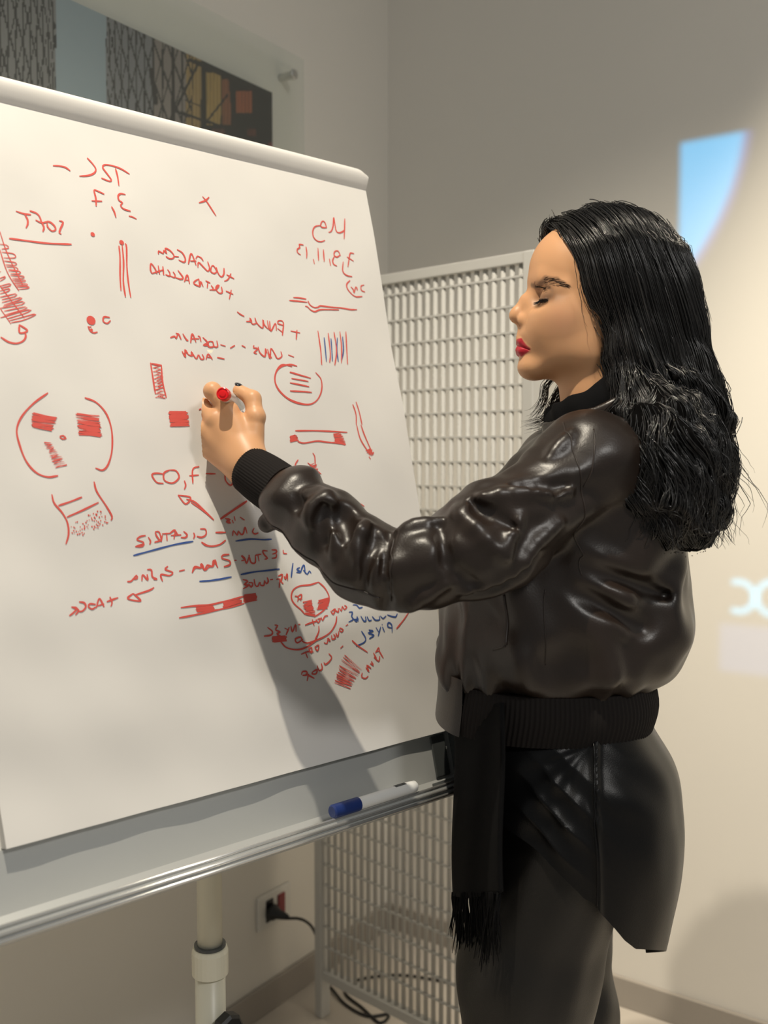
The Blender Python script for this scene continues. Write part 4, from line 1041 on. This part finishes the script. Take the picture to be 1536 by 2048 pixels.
jacket = to_parent(link('leather_jacket', jme, m_leather, smooth=True), person); jacket['label'] = 'dark brown leather bomber jacket with wrinkled sleeves'

def ring_pts(zs, xf, xb, hw, z, th, e, yc=YC, off=0.0):
    f, b, w = np.interp(z, zs, xf), np.interp(z, zs, xb), np.interp(z, zs, hw)
    c, s = np.cos(th), np.sin(th); k = (np.abs(c) ** e + np.abs(s) ** e) ** (-1 / e)
    return np.stack([(f + b) / 2 + ((b - f) / 2 + off) * k * c, yc + (w + off) * k * s, np.full_like(th, z)], -1)
def band_mesh(name, lv, z0, z1, t0, t1, nth, nz, e, material, parent, ribs=0, amp=0.0, off=0.0, thick=0.004, hem=None, disp=None, closed=False):
    th = np.linspace(t0, t1, nth, endpoint=not closed)
    outer = []
    for k in range(nz + 1):
        z = z0 + (z1 - z0) * k / nz
        p = ring_pts(*lv, z, th, e, off=0)
        nrm = p - np.array([(np.interp(z, lv[0], lv[1]) + np.interp(z, lv[0], lv[2])) / 2, YC, z]); nrm /= np.linalg.norm(nrm, axis=1)[:, None]
        o = off + (amp * np.sin(th * ribs) if ribs else 0) + (0.004 * math.sin(math.pi * k / nz) if ribs else 0)
        p = p + nrm * (np.zeros_like(th) + o)[:, None]
        outer.append(p)
    outer = np.array(outer)
    if hem is not None:                         # slide each column's rows so that it ends at the hem
        for c in range(len(th)):
            hz = hem(outer[:, c])
            zs_ = np.linspace(hz, z1, nz + 1)
            for k in range(nz + 1):
                pk = ring_pts(*lv, zs_[k], th[c:c + 1], e)[0]; outer[k, c] = pk
    if disp is not None: outer = disp(outer, th)
    cen = outer.mean(1, keepdims=True); n_ = outer - cen; n_[..., 2] = 0; n_ /= np.linalg.norm(n_, axis=-1)[..., None]
    inner = outer - n_ * thick
    V_ = np.concatenate([outer.reshape(-1, 3), inner.reshape(-1, 3)]); R, Cn = outer.shape[:2]; I = np.arange(R * Cn).reshape(R, Cn); N_ = R * Cn
    J = np.concatenate([I, I[:, :1]], 1) if closed else I
    q = [np.stack([J[:-1, :-1], J[:-1, 1:], J[1:, 1:], J[1:, :-1]], -1).reshape(-1, 4)]
    q.append(q[0][:, ::-1] + N_)
    for l in (J[0], J[-1][::-1]): q.append(np.stack([l[1:], l[:-1], l[:-1] + N_, l[1:] + N_], -1))
    if not closed:
        for l in (I[:, 0][::-1], I[:, -1]): q.append(np.stack([l[1:], l[:-1], l[:-1] + N_, l[1:] + N_], -1))
    o_ = link(name, mesh_quads(name, V_, np.concatenate(q)), material, smooth=True)
    o_.data.set_sharp_from_angle(angle=math.radians(50))
    if parent is person: to_parent(o_, person)
    elif parent is not None: o_.parent = parent       # parts sit at the origin in world space
    return o_
BAND = levels([(1335, 896, 1289, .158), (1385, 892, 1292, .160), (1432, 884, 1287, .156)])
# angles: pi = front of the body, -pi/2 = near side, 0 = back
band_mesh('waistband', BAND, zpx(1432), zpx(1342), -math.pi + 0.62, math.pi - 0.62, 620, 8, 2.35, m_rib, jacket, ribs=150, amp=0.0007, off=0.004, thick=0.006)
FT = levels([(1325, 880, 1300, .160), (1385, 879, 1292, .160), (1434, 874, 1287, .158)])
tab = band_mesh('front_tab', FT, zpx(1434), zpx(1328), math.pi - 0.66, math.pi + 0.66, 40, 10, 2.35, m_leather, jacket, off=0.002, thick=0.006)
# cuff: ribbed tube round the wrist
cu0, cu1 = sl(562, 982, 1.253), sl(499, 939, 1.287)
cd_ = cu1 - cu0; cL = np.linalg.norm(cd_); Rc = axes_rot(cd_)
Vc, Qc = [], []
nth, nl_ = 220, 7
for k in range(nl_ + 1):
    u = k / nl_; r1, r2 = 0.0345 - 0.003 * u + 0.0015 * math.sin(math.pi * u), 0.0330 - 0.003 * u
    for a in np.linspace(0, 2 * math.pi, nth, endpoint=False):
        rr = 1 + 0.014 * math.sin(a * 55)
        Vc.append(cu0 + cd_ * u + Rc[:, 1] * r2 * rr * math.cos(a) + Rc[:, 2] * r1 * rr * math.sin(a))
for a in np.linspace(0, 2 * math.pi, nth, endpoint=False):
    Vc.append(cu0 + cd_ * 0.93 + Rc[:, 1] * 0.0255 * math.cos(a) + Rc[:, 2] * 0.0265 * math.sin(a))
for k in range(nl_ + 1):
    for a in range(nth): Qc.append((k * nth + a, k * nth + (a + 1) % nth, (k + 1) * nth + (a + 1) % nth, (k + 1) * nth + a))
cuff = link('cuff', mesh_quads('cuff', Vc, Qc), m_rib, smooth=True); cuff.parent = jacket
# seams lying on the leather
def on_jacket(pts, n=40):
    p = np.array(catmull([sl(*q_) for q_ in pts], 0.004)); p, g = settle(p, f_jacket, 5); return p, g
def seam(name, pts, r=0.0011, lift=0.0002):
    p, g = on_jacket(pts); Vv, Ff = tube(p + g * lift, r, 6)
    o_ = link(name, mesh_np(name, Vv, Ff), m_seam, smooth=True); o_.parent = jacket; return o_
seam('shoulder_seam', [(1186, 868, 1.22), (1188, 900, 1.205), (1180, 935, 1.20), (1160, 972, 1.20)])
seam('armhole_seam', [(1130, 850, 1.24), (1150, 920, 1.2), (1168, 1000, 1.19), (1172, 1080, 1.20), (1165, 1150, 1.22)])
seam('elbow_seam', [(778, 1060, 1.14), (779, 1100, 1.12), (778, 1150, 1.12), (772, 1210, 1.14)], 0.0010)
seam('under_sleeve_seam', [(520, 1050, 1.24), (600, 1115, 1.19), (690, 1170, 1.155), (760, 1205, 1.14)], 0.0010)
seam('side_seam', [(1088, 1180, 1.22), (1090, 1250, 1.22), (1092, 1330, 1.23)], 0.0009)
seam('pocket_welt', [(1003, 1190, 1.24), (1008, 1240, 1.24), (1018, 1292, 1.24)], 0.0022)
seam('pocket_edge', [(985, 1300, 1.25), (1018, 1294, 1.24)], 0.0012)
# soft stand collar of leather behind the knit scarf
def f_collar(P):
    c = HP(1195, 822, 0); n_ = np.array([-0.34, 0, 0.94]); q = P - c; h = q @ n_
    rad = q - h[..., None] * n_; rr = np.sqrt((rad[..., 0] / 1.0) ** 2 + rad[..., 1] ** 2 * 0.92 + rad[..., 2] ** 2)
    d = np.abs(rr - 0.077 - 0.25 * np.clip(-h, 0, 1)) - 0.006
    return smax(d, np.abs(h + 0.012) - 0.024, 0.01) - 0.002 * wob(P, 41, 0.06)
cv, cq = mesh_sdf(f_collar, HP(1195, 822, 0) - np.array([0.13, 0.12, 0.09]), HP(1195, 822, 0) + np.array([0.13, 0.12, 0.09]), 0.003, 1)
col_o = link('collar', mesh_quads('collar', cv, cq), m_leather, smooth=True); col_o.parent = jacket

# ------------------------------------------------------------------ black scarf: round the neck, one fringed end hanging below the jacket
m_scarf = mat('black_scarf_knit', (0.004, 0.004, 0.0045), 0.95, spec=0.15, bump=(500, 0.3, 0.001))
scarf = bpy.data.objects.new('scarf', None); COL.objects.link(scarf); to_parent(scarf, person); scarf['label'] = 'black scarf with a fringed end'
def f_neckscarf(P):
    c = HP(1186, 806, 0); n_ = np.array([-0.42, 0, 0.91]); q = P - c; h = q @ n_
    rad = q - h[..., None] * n_; rr = np.sqrt((rad ** 2).sum(-1))
    d = np.sqrt((rr - 0.064 - 0.3 * np.clip(-h, -0.02, 0.05)) ** 2 + (h * 0.55) ** 2) - 0.0125
    return d - 0.0025 * wob(P, 51, 0.045)
sv, sq = mesh_sdf(f_neckscarf, HP(1186, 806, 0) - np.array([0.13, 0.11, 0.08]), HP(1186, 806, 0) + np.array([0.12, 0.11, 0.08]), 0.0028, 1)
def under(o, par):
    o.parent = par; return o
under(link('neck_wrap', mesh_quads('neck_wrap', sv, sq), m_scarf, smooth=True), scarf)
nw, nh = 26, 50
sa, sb = [], []
for k in range(nh + 1):
    py = 1412 + (1792 - 1412) * k / nh
    for j in range(nw + 1):
        u = j / nw
        px = 906 + (1000 - 906) * u + 3 * math.sin(k * 0.12); Y = 1.365 - 0.165 * u ** 0.85 + 0.006 * math.sin(u * 9 + k * 0.05) + 0.035 * max(0, 1 - k / 7) 
        p = at_y(px, py + 4 * math.sin(u * 5), Y); sa.append(p); sb.append(p + np.array([0.006, 0.008, 0]))
I = np.arange((nh + 1) * (nw + 1)).reshape(nh + 1, nw + 1); N_ = I.size
q = [np.stack([I[:-1, :-1], I[1:, :-1], I[1:, 1:], I[:-1, 1:]], -1).reshape(-1, 4)]; q.append(q[0][:, ::-1] + N_)
for l in (I[0][::-1], I[-1], I[:, 0], I[:, -1][::-1]): q.append(np.stack([l[1:], l[:-1], l[:-1] + N_, l[1:] + N_], -1))
under(link('hanging_end', mesh_quads('hanging_end', np.array(sa + sb), np.concatenate(q)), m_scarf, smooth=True), scarf)
paths, radii = [], []
rf = random.Random(8)
for k in range(90):
    u = (k + rf.random()) / 90; px = 907 + 92 * u; Y = 1.365 - 0.165 * u ** 0.85 + 0.006 * math.sin(u * 9 + 2.5) + rf.uniform(0, 0.008)
    p = at_y(px, 1784, Y); L = rf.uniform(0.070, 0.10) * (0.85 + 0.3 * math.sin(u * 3.1)); ph = rf.uniform(0, 6.28); dx = rf.uniform(-0.006, 0.004)
    paths.append([p + np.array([dx * t + 0.002 * math.sin(ph + t * 7), 0.002 * math.sin(ph + 1 + t * 6), -L * t]) for t in np.linspace(0, 1, 8)]); radii.append(0.0014)
Vv, Ff = hairs(paths, radii, 5); fr = under(link('fringe', mesh_np('fringe', Vv, Ff), m_scarf, smooth=True), scarf); fr['kind'] = 'stuff'

# ------------------------------------------------------------------ long black satin shirt
m_satin = mat('black_satin', (0.004, 0.004, 0.0044), 0.32, spec=0.22, bump=(700, 0.25, 0.0008))
SHIRT = levels([(1400, 925, 1276, .150), (1440, 918, 1298, .164), (1500, 916, 1334, .184), (1590, 918, 1349, .194), (1700, 925, 1345, .194), (1800, 935, 1325, .188), (1910, 950, 1292, .178)])
def shirt_hem(col):
    # height of the hem as a function of the position front to back
    x = float(col[len(col) // 2][0]); y = float(col[len(col) // 2][1])
    yy = y if y < YC else 2 * YC - y
    px = float(to_px(np.array([x, yy, 0.75]))[0])
    py = np.interp(px, [900, 1000, 1077, 1168, 1190, 1197, 1256, 1284, 1400], [1600, 1640, 1706, 1798, 1808, 1822, 1884, 1903, 1908])
    return zpx(py, yy)
def shirt_disp(P, th):
    k = np.linspace(0, 1, P.shape[0])[:, None]                      # 0 hem .. 1 top
    px, py = to_px(P)
    near = (P[..., 1] < YC + 0.02)
    d = 0.0028 * wob(P, 61, 0.16, stretch=(0.8, 1, 2.0)) + 0.0010 * wob(P, 62, 0.06, stretch=(1, 1, 2))
    # folds fanning out from the side seam
    fx, fy = px - 1186, py - 1490
    an = np.arctan2(fy, fx); r_ = np.hypot(fx, fy)
    d = d + near * (px < 1186) * np.clip((1186 - px) / 40, 0, 1) * 0.0026 * np.sin(an * 11 + 0.6) * np.exp(-((r_ - 170) / 130) ** 2)
    q1 = py - px * 1.05 + 4 * np.sin(px / 23.0)
    d = d + near * 0.0034 * (1 - 2 * np.abs(np.sin(q1 / 21.0)) ** 0.8) * np.exp(-((px - 1120) / 70) ** 2 - ((py - 1630) / 105) ** 2)
    d = d + near * 0.0030 * np.sin((py - px * 0.75) / 17.0 + 0.8 * np.sin(px / 40)) * np.exp(-((px - 1255) / 70) ** 2 - ((py - 1560) / 85) ** 2)
    d = d + near * 0.006 * np.exp(-((px - 1191 - (py - 1490) * 0.02) / 7.0) ** 2) * (py > 1470)
    c = P.mean(1, keepdims=True); n_ = P - c; n_[..., 2] = 0; n_ /= np.linalg.norm(n_, axis=-1)[..., None]
    return P + n_ * d[..., None]
shirt = band_mesh('long_shirt', SHIRT, zpx(1905), zpx(1402), 0, 2 * math.pi, 300, 90, 2.25, m_satin, person, thick=0.002, hem=shirt_hem, disp=shirt_disp, closed=True)
shirt['label'] = 'long black satin shirt tail with a side slit'
sp_ = np.array([HP(1190 + (py - 1490) * 0.022, py, 0) for py in range(1484, 1822, 6)])
SV = np.array([v.co[:] for v in shirt.data.vertices])
spx, spy = to_px(SV)
pts_ = []
for py in range(1486, 1822, 8):
    m_ = (SV[:, 1] < YC - 0.1); d_ = (spx - (1187 + (py - 1490) * 0.022)) ** 2 + (spy - py) ** 2 + (~m_) * 1e6
    pts_.append(SV[np.argmin(d_)] + np.array([0, -0.0012, 0]))
pts_ = np.array(pts_); pts_[1:-1] = (pts_[:-2] + pts_[1:-1] * 2 + pts_[2:]) / 4
Vv, Ff = tube(pts_, 0.0016, 6); under(link('side_seam', mesh_np('side_seam', Vv, Ff), m_satin, smooth=True), shirt)

# ------------------------------------------------------------------ trousers and boots
m_trs = mat('black_coated_trousers', (0.010, 0.009, 0.008), 0.40, spec=0.36, bump=(600, 0.3, 0.0008))
def f_trousers(P):
    d = ell(P, HP(1130, 1560, 0), (0.135, 0.150, 0.15))
    tn = chain(P, [HIPN + np.array([0.0, 0.0, -0.02]), np.array([hp(1058, 1950, 1.31)[0], 1.318, hp(1058, 1950, 1.31)[2]]), KNN, ANN + np.array([0.01, 0, -0.02])], [0.096, 0.092, 0.086, 0.098], 0.03)
    tf_ = chain(P, [HIPF + np.array([0.0, -0.01, -0.02]), KNF + np.array([-0.02, -0.0, 0.12]), KNF, ANF + np.array([0.01, 0, -0.02])], [0.106, 0.088, 0.082, 0.096], 0.03)
    d = smin(d, smin(tn, tf_, 0.012), 0.04)
    d = d - 0.0035 * wob(P, 71, 0.16, stretch=(1, 1, 2.5)) - 0.0015 * wob(P, 72, 0.06, stretch=(1, 1, 1.5))
    d = np.maximum(d, P[..., 2] - zpx(1470)); return np.maximum(d, 0.055 - P[..., 2])
tv, tq = mesh_sdf(f_trousers, (0.02, 1.17, 0.04), (0.46, 1.66, 0.98), 0.006, 1)
trs = to_parent(link('trousers', mesh_quads('trousers', tv, tq), m_trs, smooth=True), person); trs['label'] = 'black coated trousers with a soft sheen'
m_boot = mat('black_boot_leather', (0.01, 0.01, 0.01), 0.35)
for an in (ANN, ANF):
    def f_boot(P):
        d = cone(P, an + np.array([0, 0, -0.01]), an + np.array([0.0, 0, -0.045]), 0.042, 0.038)
        d = smin(d, chain(P, [an + np.array([0.0, 0, -0.055]), an + np.array([-0.08, 0, -0.062]), an + np.array([-0.15, 0, -0.072])], [0.036, 0.036, 0.024], 0.02), 0.03)
        d = smin(d, cone(P, an + np.array([0.03, 0, -0.06]), an + np.array([0.032, 0, -0.10]), 0.022, 0.020), 0.01)
        return smax(d, 0.001 - P[..., 2], 0.004)
    v_, q_ = mesh_sdf(f_boot, an + np.array([-0.19, -0.06, -0.106]), an + np.array([0.07, 0.06, 0.05]), 0.005, 1)
    to_parent(link('boot', mesh_quads('boot', v_, q_), m_boot, smooth=True), person)
# ------------------------------------------------------------------ long wavy black hair
HL_PY = [420, 445, 465, 486, 520, 546, 593, 629, 650, 690, 728, 764, 850, 1100]
HL_PX = [1082, 1092, 1112, 1117, 1134, 1146, 1156, 1164, 1188, 1198, 1190, 1188, 1215, 1260]
HLZ = np.array([zpx(p) for p in HL_PY])[::-1]; HLX = np.array([xpx(a, b) for a, b in zip(HL_PX, HL_PY)])[::-1]
HMASS = levels([(520, 1136, 1352, .076), (560, 1149, 1370, .086), (600, 1159, 1378, .091), (650, 1180, 1388, .093), (700, 1188, 1394, .096), (740, 1186, 1405, .101), (780, 1194, 1418, .107), (850, 1218, 1426, .122),
                (900, 1236, 1422, .132), (960, 1254, 1414, .138), (1010, 1268, 1402, .134), (1045, 1292, 1385, .115), (1064, 1318, 1366, .08)])
def f_hair(P):
    cap = ell(P, HP(1210, 556, 0), (0.111, 0.090, 0.0985))
    # a shallow groove along the parting
    cap = smax(cap, -cone(P, HP(1085, 440, 6), HP(1285, 414, 6), 0.0055, 0.0035), 0.006)
    lim = np.interp(P[..., 2], HLZ, HLX)
    cap = smax(cap, lim - P[..., 0], 0.008)
    cap = smin(cap, ell(P, HP(1112, 468, 26), (0.019, 0.030, 0.022)), 0.012)
    m_ = loft(P, *HMASS, YC, 3.2)
    d = smin(cap, m_, 0.020)
    d = smin(d, ell(P, at_y(1312, 950, 1.275), (0.064, 0.074, 0.098)), 0.05)       # the lock lying over the shoulder blade
    low = np.clip((HP(0, 620)[2] - P[..., 2]) / 0.12, 0.15, 1)
    d = d - low * (0.0045 * wob(P, 81, 0.040, stretch=(1, 1, 3.0)) + 0.0018 * wob(P, 82, 0.016, stretch=(1, 1, 4.0)))
    # deeper waves near the ends
    d = d - 0.0035 * low * np.sin(P[..., 2] * 66 + P[..., 0] * 30 + 2.5 * wob(P, 83, 0.09))
    return d
hmv, hmq = mesh_sdf(f_hair, HP(1060, 1085, 0) - np.array([0, 0.225, 0]), HP(1452, 405, 0) + np.array([0, 0.17, 0]), 0.0034, 1)
rg = np.random.default_rng(12)
def grad(f, p, e=6e-4):
    g = np.stack([f(p + q_) - f(p - q_) for q_ in np.eye(3) * e], -1) / (2 * e); return g
NSTR, NST, STEP = 10500, 15, 0.0095
w_ = np.where(hmv[:, 1] < YC + 0.045, 1.0, 0.25); w_ *= np.where(hmv[:, 2] > zpx(560), 1.5, 1.0) * np.where(hmv[:, 2] > zpx(480), 2.0, 1.0); w_ /= w_.sum()
p = hmv[rg.choice(len(hmv), NSTR, p=w_)] + rg.normal(size=(NSTR, 3)) * 0.0012
offs = rg.gamma(1.6, 0.0013, NSTR); ph = wob(p, 91, 0.055, stretch=(1, 1, 3)) * 2.2 + rg.normal(size=NSTR) * 0.35
stepi = STEP * rg.uniform(0.55, 1.25, NSTR); fly = rg.random(NSTR) < 0.05
path = np.zeros((NSTR, NST, 3)); zT, zM = zpx(540), zpx(690)
for k in range(NST):
    d = f_hair(p); g = grad(f_hair, p); gn = np.maximum((g ** 2).sum(-1), 0.2)
    pull = np.where(fly & (k > 4), 0.0, 1.0)
    p = p - g * np.clip((d - offs) / gn, -0.012, 0.012)[:, None] * pull[:, None]
    path[:, k] = p
    nrm = g / np.sqrt(gn)[:, None]
    top = np.clip((p[:, 2] - zT) / (zpx(430) - zT), 0, 1); low = np.clip((zM - p[:, 2]) / 0.14, 0, 1); bot = np.clip((zpx(960) - p[:, 2]) / 0.05, 0, 1)
    side = np.sign(p[:, 1] - YC - 0.004)
    dirv = np.stack([0.30 + 0.30 * top + low * 0.55 * np.sin(p[:, 2] * 62 + ph + 14 * p[:, 0]) - 0.25 * bot, side * 1.3 * top + low * 0.35 * np.sin(p[:, 2] * 50 + ph * 1.7), -1.0 + 0.25 * top], -1)
    dirv -= nrm * (dirv * nrm).sum(-1)[:, None] * pull[:, None]
    dirv += fly[:, None] * (k > 4) * np.array([0.25, -0.12, 0]) * rg.normal(size=(NSTR, 1))
    dirv /= np.linalg.norm(dirv, axis=1)[:, None]
    p = p + dirv * (stepi * np.clip((p[:, 2] - zpx(1078)) / 0.03, 0.02, 1))[:, None]
# hand-placed loose ends: flicks at the back and wisps from the far side under the chin
extra = []
def lock(pts, n, spread, seed):
    r = np.random.default_rng(seed); base = np.array(catmull([at_y(*q_) for q_ in pts], 0.01)); idx_ = np.linspace(0, len(base) - 1, NST); b = np.stack([np.interp(idx_, np.arange(len(base)), base[:, i]) for i in range(3)], -1)
    for _ in range(n):
        o = r.normal(size=3) * spread; o2 = r.normal(size=3) * spread * 1.5; t = np.linspace(0, 1, NST)[:, None]; cut = r.uniform(0.75, 1.0)
        bb = np.stack([np.interp(np.linspace(0, (NST - 1) * cut, NST), np.arange(NST), b[:, i]) for i in range(3)], -1)
        extra.append(bb + o * (1 - t) + o2 * t + 0.002 * np.sin(t * 6 + r.uniform(0, 6)) * r.normal(size=3))
lock([(1395, 860, 1.40), (1402, 900, 1.39), (1412, 928, 1.385), (1430, 938, 1.38)], 60, 0.0035, 1)
lock([(1390, 930, 1.40), (1412, 960, 1.38), (1422, 985, 1.38), (1408, 1006, 1.38)], 60, 0.004, 2)
lock([(1360, 1020, 1.36), (1380, 1042, 1.36), (1402, 1046, 1.36)], 40, 0.003, 3)
lock([(1120, 745, 1.468), (1092, 770, 1.47), (1088, 800, 1.465), (1070, 828, 1.46), (1060, 832, 1.455)], 34, 0.0030, 4)
lock([(1130, 760, 1.468), (1105, 800, 1.468), (1095, 835, 1.46), (1065, 848, 1.455), (1040, 852, 1.452)], 40, 0.0030, 5)
lock([(1135, 770, 1.465), (1112, 815, 1.46), (1090, 850, 1.455), (1055, 858, 1.45)], 26, 0.0028, 6)
allp = np.concatenate([path, np.array(extra)])
M_ = len(allp); rad_ = np.concatenate([rg.uniform(0.00032, 0.00072, NSTR), rg.uniform(0.0003, 0.00055, len(extra))])
tn = np.gradient(allp, axis=1); tn /= np.linalg.norm(tn, axis=-1)[..., None] + 1e-12
rf_ = np.cross(tn, np.array([0.31, 0.9, 0.3])); rf_ /= np.linalg.norm(rf_, axis=-1)[..., None] + 1e-12; bf_ = np.cross(tn, rf_)
tap = (1 - 0.8 * np.linspace(0, 1, NST) ** 3)[None, :, None] * rad_[:, None, None]
ringv = np.stack([allp + tap * (math.cos(a) * rf_ + math.sin(a) * bf_) for a in (0.3, 2.394, 4.489)], 2)       # M, NST, 3, xyz
I = np.arange(M_ * NST * 3).reshape(M_, NST, 3)
sq_ = np.concatenate([np.stack([I[:, :-1, k], I[:, :-1, (k + 1) % 3], I[:, 1:, (k + 1) % 3], I[:, 1:, k]], -1).reshape(-1, 4) for k in range(3)])
hv_all = np.concatenate([hmv, ringv.reshape(-1, 3)]); hq_all = np.concatenate([hmq, sq_ + len(hmv)])
hair = to_parent(link('hair', mesh_quads('hair', hv_all, hq_all), m_hairm, smooth=True), person); hair.data.materials.append(m_hairbase); mi_ = np.zeros(len(hair.data.polygons), np.int32); mi_[:len(hmq)] = 1; hair.data.polygons.foreach_set('material_index', mi_); hair['label'] = 'long wavy black hair with a centre parting'
